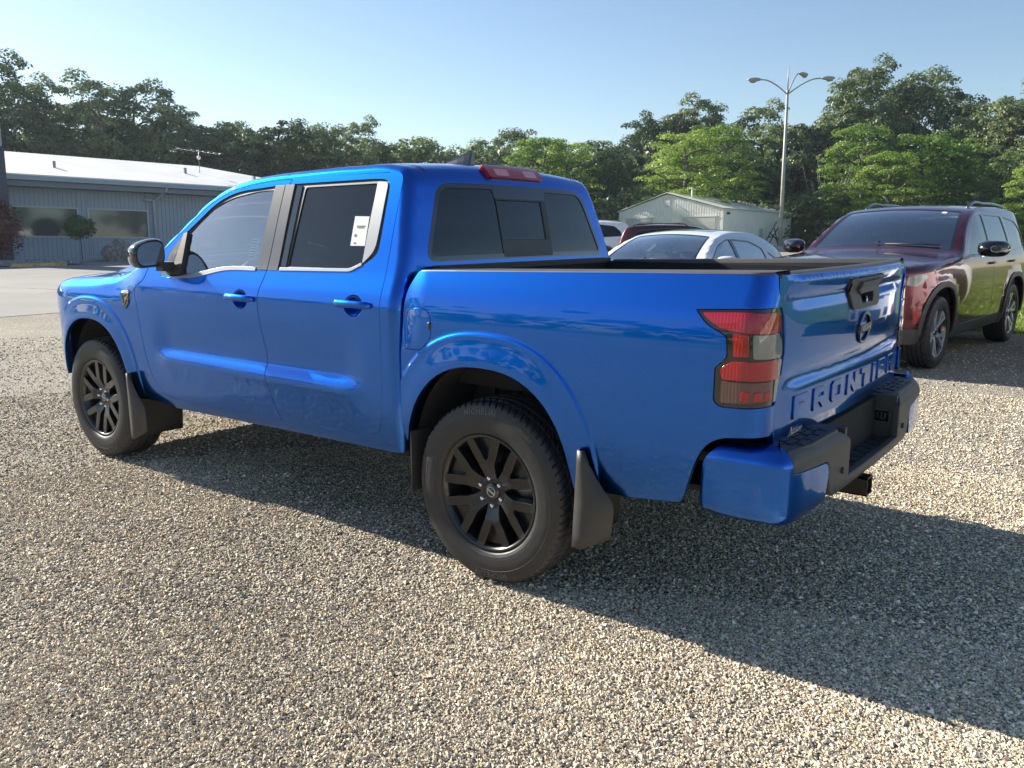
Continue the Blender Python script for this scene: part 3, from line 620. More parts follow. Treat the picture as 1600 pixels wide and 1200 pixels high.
TT=[('oak',2,72.5,-23.5,14.8,'dark green tree behind the grey office building, first of its colour from the left'),
('oak',3,65.8,-23.6,14.4,'dark green tree behind the grey office building, second of its colour from the left'),
('oak',3,68.1,-26.9,13.5,'dark green tree behind the grey office building, third of its colour from the left'),
('oak',2,70.3,-30.4,13.5,'dark green tree behind the grey office building, fourth of its colour from the left'),
('oak',3,62.0,-29.1,13.4,'dark green tree behind the grey office building, fifth of its colour from the left'),
('oak',3,63.9,-32.7,13.8,'dark green tree behind the grey office building, sixth of its colour from the left'),
('oak',3,60.4,-32.9,12.0,'dark green tree behind the grey office building, seventh of its colour from the left'),
('oak',0,64.4,-37.5,11.6,'dark green tree behind the grey office building, eighth of its colour from the left'),
('oak',1,56.7,-35.7,11.5,'dark green tree behind the truck cab roof, first of its colour from the left'),
('oak',2,58.8,-39.2,11.6,'dark green tree behind the truck cab roof, second of its colour from the left'),
('oak',1,51.6,-37.1,11.3,'dark green tree behind the truck cab roof, third of its colour from the left'),
('oak',1,53.2,-40.9,10.6,'dark green tree behind the truck cab roof, fourth of its colour from the left'),
('oak',2,49.7,-41.1,10.7,'dark green tree behind the truck cab roof, fifth of its colour from the left'),
('oak',3,50.9,-45.3,10.9,'dark green tree behind the truck cab roof, sixth of its colour from the left'),
('oak',2,51.2,-47.6,9.9,'dark green tree behind the truck cab roof, seventh of its colour from the left'),
('mid',0,49.9,-51.2,11.1,'mid green tree beyond the truck rear window, first of its colour from the left'),
('mid',2,50.6,-55.8,10.6,'mid green tree beyond the truck rear window, second of its colour from the left'),
('mid',2,47.6,-55.5,10.9,'mid green tree beyond the truck rear window, third of its colour from the left'),
('mid',0,48.1,-60.3,10.9,'mid green tree beyond the truck rear window, fourth of its colour from the left'),
('oak',2,48.8,-64.9,12.8,'only dark green tree beyond the truck rear window'),
('locust',1,37.0,-50.8,9.2,'bright yellow-green feathery tree beyond the truck rear window, first of its colour from the left'),
('locust',2,36.5,-53.8,9.2,'bright yellow-green feathery tree beyond the truck rear window, second of its colour from the left'),
('mid',0,36.7,-58.8,10.6,'mid green tree beyond the truck rear window, fifth of its colour from the left'),
('oak',1,37.0,-63.7,10.5,'dark green tree behind the metal shed, first of its colour from the left'),
('oak',3,36.1,-67.0,12.4,'dark green tree behind the metal shed, second of its colour from the left'),
('oak',1,35.1,-70.3,14.9,'dark green tree behind the metal shed, third of its colour from the left'),
('locust',0,26.6,-55.0,9.5,'bright yellow-green feathery tree behind the metal shed, first of its colour from the left'),
('oak',3,32.9,-72.0,14.6,'dark green tree behind the metal shed, fourth of its colour from the left'),
('locust',2,26.3,-59.1,10.4,'bright yellow-green feathery tree behind the metal shed, second of its colour from the left'),
('mid',2,26.3,-64.3,10.0,'mid green tree behind the metal shed, first of its colour from the left'),
('oak',3,28.1,-73.1,13.4,'dark green tree behind the metal shed, fifth of its colour from the left'),
('mid',1,27.6,-78.7,14.6,'mid green tree behind the metal shed, second of its colour from the left'),
('oak',2,23.5,-74.1,12.6,'dark green tree behind the maroon car, first of its colour from the left'),
('oak',3,22.1,-77.7,16.3,'dark green tree behind the maroon car, second of its colour from the left'),
('locust',1,16.4,-64.1,10.0,'bright yellow-green feathery tree behind the maroon car, first of its colour from the left'),
('oak',3,21.1,-83.7,18.0,'dark green tree behind the maroon car, third of its colour from the left'),
('locust',1,13.6,-61.2,7.5,'bright yellow-green feathery tree behind the maroon car, second of its colour from the left'),
('oak',0,18.2,-83.3,17.6,'dark green tree behind the maroon car, fourth of its colour from the left'),
('locust',1,12.2,-64.8,9.2,'bright yellow-green feathery tree behind the maroon car, third of its colour from the left'),
('oak',2,16.1,-87.5,17.8,'dark green tree behind the maroon car, fifth of its colour from the left'),
('locust',0,11.0,-68.3,9.0,'bright yellow-green feathery tree behind the maroon car, fourth of its colour from the left'),
('oak',2,12.5,-82.6,14.5,'dark green tree behind the maroon car, sixth of its colour from the left'),
('oak',1,9.5,-79.8,14.7,'dark green tree behind the maroon car, seventh of its colour from the left'),
('mid',2,7.2,-66.1,8.1,'only mid green tree behind the maroon car'),
('oak',0,7.2,-79.0,13.9,'dark green tree behind the maroon car, eighth of its colour from the left'),
('locust',1,5.2,-62.5,6.1,'bright yellow-green feathery tree behind the maroon car, fifth of its colour from the left'),
('oak',0,5.3,-75.2,13.1,'dark green tree behind the maroon car, ninth of its colour from the left')]

random.seed(5)
for n,(k,i,x,y,h,lab) in enumerate(TT):
    tree(k,i,x,y,h,lab,{'oak':1.0,'mid':1.1,'locust':1.12}[k]*random.uniform(.92,1.12),random.uniform(0,6.28))
# leafless grey saplings by the pole
bt=empty('bare_sapling',mw=Matrix.Translation((19.5,-66,0)));tag(bt,'leafless grey brushy sapling right of the light pole','sapling')
rg=np.random.default_rng(8);pp=[]
for k in range(26):
    a=rg.uniform(0,6.28);r0=rg.uniform(.0,.8);L=rg.uniform(4,7.5);b=np.array([r0*math.cos(a),r0*math.sin(a),0]);pp.append(tube_np(spline([b,b+[math.cos(a)*.5,math.sin(a)*.5,L*.5],b+[math.cos(a)*1.3,math.sin(a)*1.3,L]],4),np.linspace(.05,.015,9),4))
V,F=join_np(pp);obj('branch',mesh_np('branch',V,F,[M_['palebark']]),bt)
# the wood behind the first row, its brushy foot, and the woods across the road behind the camera
def belt(name,P0,P1,n,h0,h1,depth,seed,m,label,leaf=.24,jag=2.5):
    rg=np.random.default_rng(seed);P0=np.array(P0,float);P1=np.array(P1,float);t=rg.random(n);L=np.linalg.norm(P1-P0);dn=(P1-P0)/L;nn=np.array([-dn[1],dn[0]])
    ph=rg.uniform(0,6.28,6);fr=rg.uniform(.05,.5,6);hh=h1+sum(jag*.4*np.sin(f*t*L+p) for f,p in zip(fr,ph))
    nc=n//70;ct=rg.random(nc);ch=h1+sum(jag*.4*np.sin(f*ct*L+p) for f,p in zip(fr,ph));cz=h0+(ch-h0)*rg.random(nc)**.8;cd_=rg.uniform(-1,1,nc)*depth
    C=[];N_=[]
    c=np.stack([P0[0]+dn[0]*ct*L+nn[0]*cd_,P0[1]+dn[1]*ct*L+nn[1]*cd_,cz],-1);q=rg.normal(0,1,(nc,70,3));q/=np.linalg.norm(q,axis=2)[...,None];rad=rg.uniform(.3,1,(nc,70,1))**.6*rg.uniform(.8,1.7,(nc,1,1))
    C=(c[:,None]+q*rad*[1,1,.8]).reshape(-1,3);N_=(q*[1,1,1.1]+[0,0,.3]).reshape(-1,3);k=C[:,2]>0;C=C[k];N_=N_[k];V,F=leaves_np(C,N_,leaf,rg)
    o=obj(name,mesh_np(name,V,F,[m]));tag(o,label,kind='stuff');return o
belt('undergrowth',(72,-24),(-12,-92),90000,0,4.6,3.5,2,M_['oak'],'dark tangled brush along the foot of the wood',.19,1.0)
belt('woodland',(82,-28),(-14,-104),90000,1,8.2,5,3,M_['oak'],'dark interior of the wood behind the first trees',.24,.8)
belt('woodland',(-75,-60),(-60,75),26000,0,12,5,4,M_['oak'],'wooded skyline beyond the lot behind the camera',.5,5)
belt('woodland',(-60,75),(95,70),30000,0,12,5,6,M_['oak'],'wooded skyline across the road behind the camera',.5,6)
belt('woodland',(88,70),(84,-18),24000,0,14,5,9,M_['oak'],'wooded skyline past the asphalt drive',.5,4)
# pale showroom across the lot, seen only in the glass reflections
sb=empty('showroom',(0,0,0));tag(sb,'long pale low showroom reflected in the truck rear window','building')
box('wall',(-52,-30,0),(-40,24,3.4),M_['shed'],sb,bevel=0);box('roof',(-53,-31,3.4),(-39,25,4.1),M_['wroof'],sb,bevel=0)
for k in range(9): box('window',(-39.99,-26+k*5.4,.8),(-39.95,-22.2+k*5.4,2.6),M_['wglass'],sb,bevel=0)
# ornamental lollipop tree and red shrub by the office
def small_plant(name,x,y,h0,h1,r,n,m,label,cat,trunk=True,leaf=.05):
    t=empty(name,(x,y,0));tag(t,label,cat);rg=np.random.default_rng(int(h1*100));q=rg.normal(0,1,(n,3));q/=np.linalg.norm(q,axis=1)[:,None];rad=rg.uniform(.4,1,(n,1))**.5*(1+.25*np.sin(q[:,:1]*5+q[:,2:]*7))
    C=q*rad*[r,r,(h1-h0)/2]+[0,0,(h0+h1)/2];V,F=leaves_np(C,q+[0,0,.3],leaf,rg);obj('crown',mesh_np('crown',V,F,[m]),t)
    if trunk: tube('trunk',[(0,0,0),(.01,0,h0+.3)],.02,M_['bark'],t,n=6)
    return t
small_plant('ornamental_tree',37.25,-15.2,1.05,2.0,.60,2600,M_['mid'],'small round clipped tree on a thin stem by the office window','tree',leaf=.055)
M_['redleaf']=leaf_mat('red_leaves',(.14,.03,.025),(.32,.09,.07),.3)
t=small_plant('red_shrub',36.9,-11.75,.25,2.7,.75,3400,M_['redleaf'],'red-leaved shrub at the left edge in front of the office','shrub',leaf=.055)
# grass on the verge right of the maroon car: blades near the lot, texture beyond
def grass():
    rg=np.random.default_rng(21);n=52000;x=rg.uniform(-7,4.5,n);y=-10.15-rg.uniform(0,1,n)**1.7*22;k=y<-10.15-.2*(x>0)*x*6;x=x[k];y=y[k];n=len(x);h=rg.uniform(.05,.12,n);a=rg.uniform(0,6.28,n);w=.008+.0007*(-10-y);dx,dy=np.cos(a)*w,np.sin(a)*w;l=rg.normal(0,.03,(n,2))
    V=np.stack([np.stack([x-dx,y-dy,0*x],-1),np.stack([x+dx,y+dy,0*x],-1),np.stack([x+l[:,0],y+l[:,1],h],-1)],1).reshape(-1,3)
    o=obj('grass',mesh_np('grass',V,np.arange(3*n).reshape(-1,3),[leaf_mat('grass_blades',(.10,.18,.02),(.26,.34,.06),.4)]));tag(o,'sunlit mown grass beyond the parked cars',kind='stuff')
grass()
# ------------------------------------------------------------------ car shells
class Shell:
    """closed outline (x,z) swept across the car: fillet to the flanks, gentle crown between"""
    def __init__(s,rows,Y,n=14,disp=None):
        rows=[tuple(r)+(None,)*(4-len(r)) for r in rows];a=[];lr,lc=.05,.03
        for x,z,r,c in rows:
            lr=lr if r is None else r;lc=lc if c is None else c;a.append((x,z,lr,lc))
        T=spline(np.array(a),n);d=np.hypot(np.diff(T[:,0]),np.diff(T[:,1]));keep=np.concatenate([[True],d>1e-6]);T=T[keep]
        s.u=np.concatenate([[0],np.cumsum(np.hypot(np.diff(T[:,0]),np.diff(T[:,1])))]);s.T=T;s.Y=Y;s.disp=disp
        tg=np.gradient(T[:,:2],s.u,axis=0)
        k=np.ones(3)/3
        for _ in range(2): tg=np.stack([np.convolve(np.pad(tg[:,i],1,mode='edge'),k,'valid') for i in (0,1)],-1)
        tg/=np.linalg.norm(tg,axis=1,keepdims=True)
        n2=np.stack([tg[:,1],-tg[:,0]],-1)
        r=T[:,2:3];C=T[:,:2]-r*n2;y=Y(C[:,0],C[:,1]);e=1e-3
        Yx=(Y(C[:,0]+e,C[:,1])-Y(C[:,0]-e,C[:,1]))/(2*e);Yz=(Y(C[:,0],C[:,1]+e)-Y(C[:,0],C[:,1]-e))/(2*e)
        Ns=np.stack([-Yx,np.ones_like(Yx),-Yz],-1);Ns/=np.linalg.norm(Ns,axis=1,keepdims=True)
        Nt=np.stack([n2[:,0],0*Yx,n2[:,1]],-1)
        K=np.stack([C[:,0],y,C[:,1]],-1)-r*Ns
        th=np.arccos(np.clip(np.sum(Ns*Nt,1),-1,1));s.ye=K[:,1];s.L=T[:,2]*th;s.K,s.Ns,s.Nt,s.r,s.c=K,Ns,Nt,T[:,2],T[:,3];s.inset=C
    def I(s,u,A): return np.interp(u,s.u,A) if A.ndim==1 else np.stack([np.interp(u,s.u,A[:,i]) for i in range(A.shape[1])],-1)
    def vmax(s,u): return s.I(u,s.ye)+s.I(u,s.L)
    def yedge(s,u): return s.I(u,s.ye)
    def map(s,u,v):
        u=np.asarray(u,float);v=np.asarray(v,float);u,v=np.broadcast_arrays(u,v)
        K,Ns,Nt,r,c,ye,L=(s.I(u,A) for A in (s.K,s.Ns,s.Nt,s.r,s.c,s.ye,s.L))
        av=np.abs(v);t=np.clip((av-ye)/np.maximum(L,1e-6),0,1.06);sg=np.where(v<0,-1.,1.)
        N=(1-t)[...,None]*Nt+t[...,None]*Ns;N/=np.linalg.norm(N,axis=-1,keepdims=True)
        P=K+r[...,None]*N;yy=np.minimum(av,ye);P[...,1]+=yy-ye
        q=np.clip(av/np.maximum(ye,1e-6),0,1);P=P+Nt*(c*(1-q**2))[...,None]
        if s.disp is not None: P=P+N*s.disp(u,av,P)[...,None]
        P[...,1]*=sg;return P
    def at(s,x,z):
        return s.u[np.argmin((s.T[:,0]-x)**2+(s.T[:,1]-z)**2)]
    def strip(s,u0,u1,h=.05,side=0,v0=0,mg=.0):
        us=np.linspace(u0,u1,max(2,int(abs(u1-u0)/h)+1));a=np.stack([us,s.vmax(us)-mg],-1)
        b=np.stack([us[::-1],-(s.vmax(us[::-1])-mg)],-1);return np.concatenate([a,b])
    def inset_between(s,u0,u1,h=.04):
        us=np.linspace(u0,u1,max(2,int(abs(u1-u0)/h)+1));return s.I(us,s.inset)
def arch_poly(cx,a,b,zc,p=2.4,lo=.15,n=40):
    th=np.linspace(-.35,PI+.35,n);c,s_=np.cos(th),np.sin(th)
    k=(np.abs(c)**p+np.abs(s_)**p)**(-1/p)
    P=np.stack([cx+a*k*c,zc+b*k*s_],-1)
    return np.concatenate([[[cx+a*.96,lo]],P,[[cx-a*.96,lo]]])
def arch_liner(name,poly,yout,yin,m,parent,both=True,inset=.02):
    P=grow(poly,.006);k=len(P)
    for sg in ((1,-1) if both else (1,)):
        V=np.concatenate([np.stack([P[:,0],np.full(k,(yout(P[:,0],P[:,1])-inset) if callable(yout) else yout)*sg,P[:,1]],-1),np.stack([P[:,0],np.full(k,yin*sg),P[:,1]],-1)])
        F=[(i,i+1,k+i+1,k+i) for i in range(k-1)]
        c=len(V);V=np.concatenate([V,[[P[:,0].mean(),yin*sg,.5]]]);T=[(k+i,k+i+1,c) for i in range(k-1)]
        obj(name,mesh_np(name,V,[np.array(F),np.array(T)],[m],smooth=False),parent)
# ------------------------------------------------------------------ wheels
def tyre_np(R=.385,W=.265,rim=.243,N=360,pat=5,tread=True):
    h=W/2;k=R/.385
    half=[(-.98*h+.02,rim),(-.94*h,rim+.012),(-h,rim+.05*k),(-h*1.0,rim+.075*k),(-.975*h,R-.045*k),(-.93*h,R-.026*k),(-.86*h,R-.012*k),(-.80*h,R-.007*k)]
    half=spline(half,3)
    gr=[-.52*h,-.19*h,.19*h,.52*h] if tread else [];gw=.0055;ys=[-.72*h]
    for g in gr: ys+=[g-gw-.0015,g-gw,g+gw,g+gw+.0015]
    ys+=[.72*h];ys+=list(np.linspace(-.6*h,.6*h,7));ys=np.array(sorted(set(np.round(ys,5))))
    def R0(y): return R-.006*k*(np.abs(y)/(.8*h))**2.5
    prof=[tuple(p) for p in half]+[(y,R0(y)) for y in ys]+[(-a,r) for a,r in half[::-1]]
    A=np.array([p[0] for p in prof]);Rr=np.array([p[1] for p in prof]);q=len(A)
    th=np.arange(N)*2*PI/N;AA=np.repeat(A[None],N,0);RR=np.repeat(Rr[None],N,0);TT=np.repeat(th[:,None],q,1)
    if tread:
        for g in gr:
            mk=np.abs(AA-g)<gw+.0003;RR=RR-.009*mk
        idx=np.arange(N)[:,None]
        shift=np.where(np.abs(AA)>.54*h,0,np.where(np.abs(AA)>.21*h,2,4))+np.where(AA>0,1,0)
        lat=((idx+shift)%pat==0)&(np.abs(AA)<.9*h)&(RR>R-.02*k)
        RR=RR-.007*lat*(np.abs(AA)>.02)
        # slant the blocks
        TT=TT+.5*AA/R*np.sign(AA)*(RR>R-.03)
    V=np.stack([RR*np.cos(TT),AA,RR*np.sin(TT)],-1).reshape(-1,3)
    i=np.arange(N)[:,None];j=np.arange(q-1)[None,:];i2=(i+1)%N
    F=np.stack([i*q+j,i*q+j+1,i2*q+j+1,i2*q+j],-1).reshape(-1,4);return V,F
def polar(r,deg): return (r*math.cos(math.radians(deg)),r*math.sin(math.radians(deg)))
def face_map(yf):
    def f(a,b):
        a=np.asarray(a,float);b=np.asarray(b,float);a,b=np.broadcast_arrays(a,b);r=np.hypot(a,b)
        return np.stack([a,yf(r),b],-1)
    return f
# ------------------------------------------------------------------ the blue pickup
BZ=[.30,.45,.52,.62,.75,.90,1.02,1.10,1.16,1.185,1.192,1.315]
BY=[.850,.880,.902,.916,.922,.924,.922,.918,.910,.904,.902,.856]
def arch_rho(x,z,cx,a=.435,b=.53,zc=.378,p=2.4): return ((np.abs(x-cx)/a)**p+(np.abs(z-zc)/b)**p)**(1/p)
def flare(x,z,cx,a=.435,b=.53):
    q=arch_rho(x,z,cx,a,b);return .009*(1-sm(1.225,1.265,q))+.011*(1-sm(1.0,1.225,q))
RC=.085;XC=-1.052
def bed_map(s,z):
    s=np.asarray(s,float);z=np.asarray(z,float);s,z=np.broadcast_arrays(s,z)
    Y=pch(z,BZ,BY)+flare(-s,z,0.)-.018*sm(-.33,-.46,s)*sm(.9,1.1,z)
    s0=-XC;L=RC*PI/2;th=np.clip((s-s0)/RC,0,PI/2);ex=np.maximum(s-s0-L,0)
    x=np.where(s<s0,-s,XC-RC*np.sin(th)-.04*ex);y=np.where(s<s0,Y,Y-RC+RC*np.cos(th)-ex)
    return np.stack([x,y,z],-1)
GZ=[.70,.745,.80,.90,.925,.955,1.0,1.1,1.18,1.225,1.25,1.285,1.30,1.32]
GX=[-.012,-.004,.007,.008,.004,-.012,-.004,.005,.003,-.006,.008,.012,.002,-.02]
def gate_map(y,z):
    y=np.asarray(y,float);z=np.asarray(z,float);y,z=np.broadcast_arrays(y,z)
    c=(.024+.022*sm(.90,1.02,z))*(1-(y/.8)**2);gx=pch(z,GZ,GX)*sm(.80,.60,np.abs(y))
    return np.stack([-(1.130+c+gx),y,z],-1)
CZ=[.30,.42,.48,.55,.66,.718,.728,.792,.80,.90,1.04,1.10,1.14,1.19,1.245,1.30,1.45,1.60,1.72,1.80]
CY=[.84,.868,.892,.904,.919,.929,.9275,.9015,.9015,.912,.925,.926,.919,.901,.879,.860,.813,.764,.722,.69]
CY2=[.84,.868,.892,.904,.914,.917,.9175,.9195,.92,.924,.926,.926,.919,.901,.879,.860,.813,.764,.722,.69]
def cab_y(x,z):
    w=sm(.66,.86,x)*(1-sm(2.30,2.48,x));y=w*pch(z,CZ,CY)+(1-w)*pch(z,CZ,CY2)
    y=y+flare(x,z,3.18,.425,.522)
    y=y-.30*np.clip((x-3.45)/.6,0,1.2)**2.2
    y=y-.045*sm(1.0,1.2,z)*sm(2.55,2.9,x)
    return y-.03*sm(1.25,1.7,z)*sm(1.7,2.6,x)
def side(f):
    def mp(x,z):
        x=np.asarray(x,float);z=np.asarray(z,float);x,z=np.broadcast_arrays(x,z);return np.stack([x,f(x,z),z],-1)
    return mp
cab_map=side(cab_y)
def hood_disp(u,v,P):
    x=P[...,0];on=sm(2.75,2.95,x)*(1-sm(3.78,3.9,x))*(P[...,2]>1.05)
    return on*(.022*(1-sm(.40,.52,v))-.006*np.exp(-((v-.56)/.04)**2))
TS=Shell([(3.86,.43,.06,.08),(3.95,.50),(4.00,.62),(4.01,.80),(3.985,.94,.06,.07),(3.94,1.04,.06,.05),(3.85,1.105,.08,.035),(3.70,1.145,.11,.045),(3.37,1.175,.12,.045),(3.05,1.20,.11,.045),(2.85,1.227,.085,.05),(2.68,1.262,.06,.05),
 (2.53,1.305,.05,.05),(2.40,1.39,.045,.05),(2.25,1.50),(2.09,1.610,.045,.045),(1.92,1.680,.045,.035),(1.746,1.714),(1.572,1.732),(1.289,1.745),(.925,1.752,.045,.03),(.68,1.746,.05,.03),(.60,1.728,.055,.03),(.565,1.69,.06,.028),(.545,1.63),(.51,1.47,.06,.03),(.480,1.31,.06,.03),(.474,1.20),(.474,.90,.06,.0),(.476,.60,.05,0),(.49,.46,.04,0)],cab_y,disp=hood_disp)
truck=empty('pickup_truck',(0,0,0))
tag(truck,'bright blue crew cab pickup truck with black wheels parked on the gravel in front','pickup truck')
B=M_['blue'];ARF=arch_poly(3.18,.425,.522,.378);ARR=arch_poly(0,.435,.53,.378)
def arch_iso(cx,a,b):
    f=lambda k:arch_poly(cx,a*k,b*k,.378)[1:-1]
    return np.concatenate([f(k) if k<0 else dens(np.concatenate([f(k),f(k)[::-1]*1.0+1e-5]),.028)[:int(1e9)] for k in (1.04,1.09,1.14,1.19,1.225,1.25,1.275,1.30,1.33)])
def hlines(zs,x0,x1,h=.05): return np.concatenate([np.stack([np.arange(x0,x1,h),np.full(len(np.arange(x0,x1,h)),z)],-1) for z in zs])
DZ=(.60,.66,.695,.71,.717,.7285,.75,.77,.7915,.801,.82,1.06,1.10,1.125,1.15,1.175,1.20,1.23)
XF=np.concatenate([arch_iso(3.18,.425,.522),hlines((1.06,1.10,1.14),2.5,3.9)])
XD=np.concatenate([hlines(DZ,.5,2.7),hlines((.723,.735,.762,.785,.796),.52,2.6,.025)]);XR=np.concatenate([arch_iso(0,.435,.53),hlines((1.08,1.125,1.16,1.184,1.193,1.22,1.26),-.4,1.25,.04),np.stack(np.meshgrid(np.arange(1.05,1.20,.012),np.arange(.8,1.3,.045)),-1).reshape(-1,2)])
XR[:,0]=np.where(np.arange(len(XR))<len(arch_iso(0,.435,.53)),-XR[:,0],XR[:,0])
INS=TS.inset_between(TS.u[0],TS.u[-1],.002)
# panel outlines on the left flank (x, z)
fd_line=[(2.515,1.222),(2.532,1.168),(2.618,1.102),(2.604,1.0),(2.589,.88),(2.552,.69),(2.49,.56),(2.335,.487)]
fr_gap=[(1.363,1.700),(1.412,1.62),(1.425,1.372),(1.421,1.245),(1.447,1.131),(1.447,1.015),(1.424,.847),(1.418,.73),(1.376,.58),(1.338,.505)]
rd_rear=[(.592,1.60),(.588,1.358),(.579,1.17),(.575,.90),(.590,.665,.05),(.618,.555,.07),(.70,.516,.05)]
fd_s=spline(fd_line,6);fr_s=spline(fr_gap,6)
u_cowl=TS.at(2.53,1.305);u_ap=TS.at(2.25,1.50);u_re=TS.at(.68,1.746)
topline=TS.inset_between(TS.at(2.49,1.33),TS.at(1.363,1.742));tl=topline-[0,.006]
front_door=np.concatenate([fd_s[::-1][:-2]*1.0,[[2.505,1.235]],[p for p in tl if p[0]<2.47 and p[0]>1.40],fr_s[1:]])
rear_door=np.concatenate([[[1.372,1.697]],fr_s[2:],rp([(1.33,.5055),(.70,.516,.05),(.618,.545,.05),(.588,.665,.1),(.575,.90,.1),(.579,1.17,.1),(.588,1.358,.1),(.593,1.60,.1),(.597,1.697,.06),(1.36,1.697)],.001)[1:]])
rear_door[:,0]=np.where(rear_door[:,1]<.5,rear_door[:,0],rear_door[:,0])
# clean up the rear door: shift its front edge 6 mm behind the gap
def shrink(p,d): return grow(p,-d)
FD=shrink(front_door,.003);RD=shrink(rear_door,.003)
fw_hole=rp([(2.372,1.186,.01),(2.338,1.32,.02),(2.222,1.425,.03),(1.988,1.588,.12),(1.813,1.640,.12),(1.503,1.660,.015),(1.30,1.664,.0),(1.30,1.244,.0),(1.74,1.241,.2),(2.06,1.196,.15)],.02)
rw_hole=rp([(1.50,1.246,0),(1.50,1.664,0),(.77,1.671,.05),(.672,1.664,.05),(.662,1.50,.1),(.658,1.345,.05),(.70,1.305,.05),(.805,1.255,.03)],.02)
fw_hole_d=fw_hole;rw_hole_d=rw_hole
def mkdoor(nm,out,hole):
    L=patch(nm,out,cab_map,B,truck,g=.05,holes=hole,extra=XD,skirt=.02,both=True,cen=(1.4,0,.9));return L
def cup_poly(hx,hz,k=1.0):
    th=np.linspace(0,2*PI,28,endpoint=False);return np.stack([hx-.005+.062*k*np.cos(th),hz-.008+.050*k*np.sin(th)],-1)
HF,HR=(1.60,1.105),(.755,1.118)
fdo=mkdoor('front_door',FD,[fw_hole,cup_poly(*HF)]);rdo=mkdoor('rear_door',RD,[rw_hole,cup_poly(*HR)])
# fender
uN0=TS.at(3.95,.50);uN1=TS.at(2.56,1.30)
ins=TS.inset_between(uN0,uN1)
fender=np.concatenate([ins,(fd_s+[.006,.002])[::1],[[2.40,.44]],[[2.78,.44]],[[3.60,.50]]])
fender[len(ins)]=[2.523,1.224]
patch('front_fender',fender,cab_map,B,truck,g=.045,holes=[ARF],extra=XF,seam=INS,skirt=.02,both=True,cen=(3,0,.9))
# cab side with door openings
insr=TS.inset_between(TS.at(2.52,1.31),TS.at(.49,.46))
cabside=np.concatenate([insr,[[.54,.462],[1.3,.447],[2.36,.424]],[[2.395,.47]],(fd_s[::-1]+[.001,0]),[[2.525,1.235]]])
patch('cab_side',cabside,cab_map,B,truck,g=.045,holes=[grow(FD,.0035),grow(RD,.0035)],extra=XD,seam=INS,skirt=.018,both=True,cen=(1.4,0,.9))
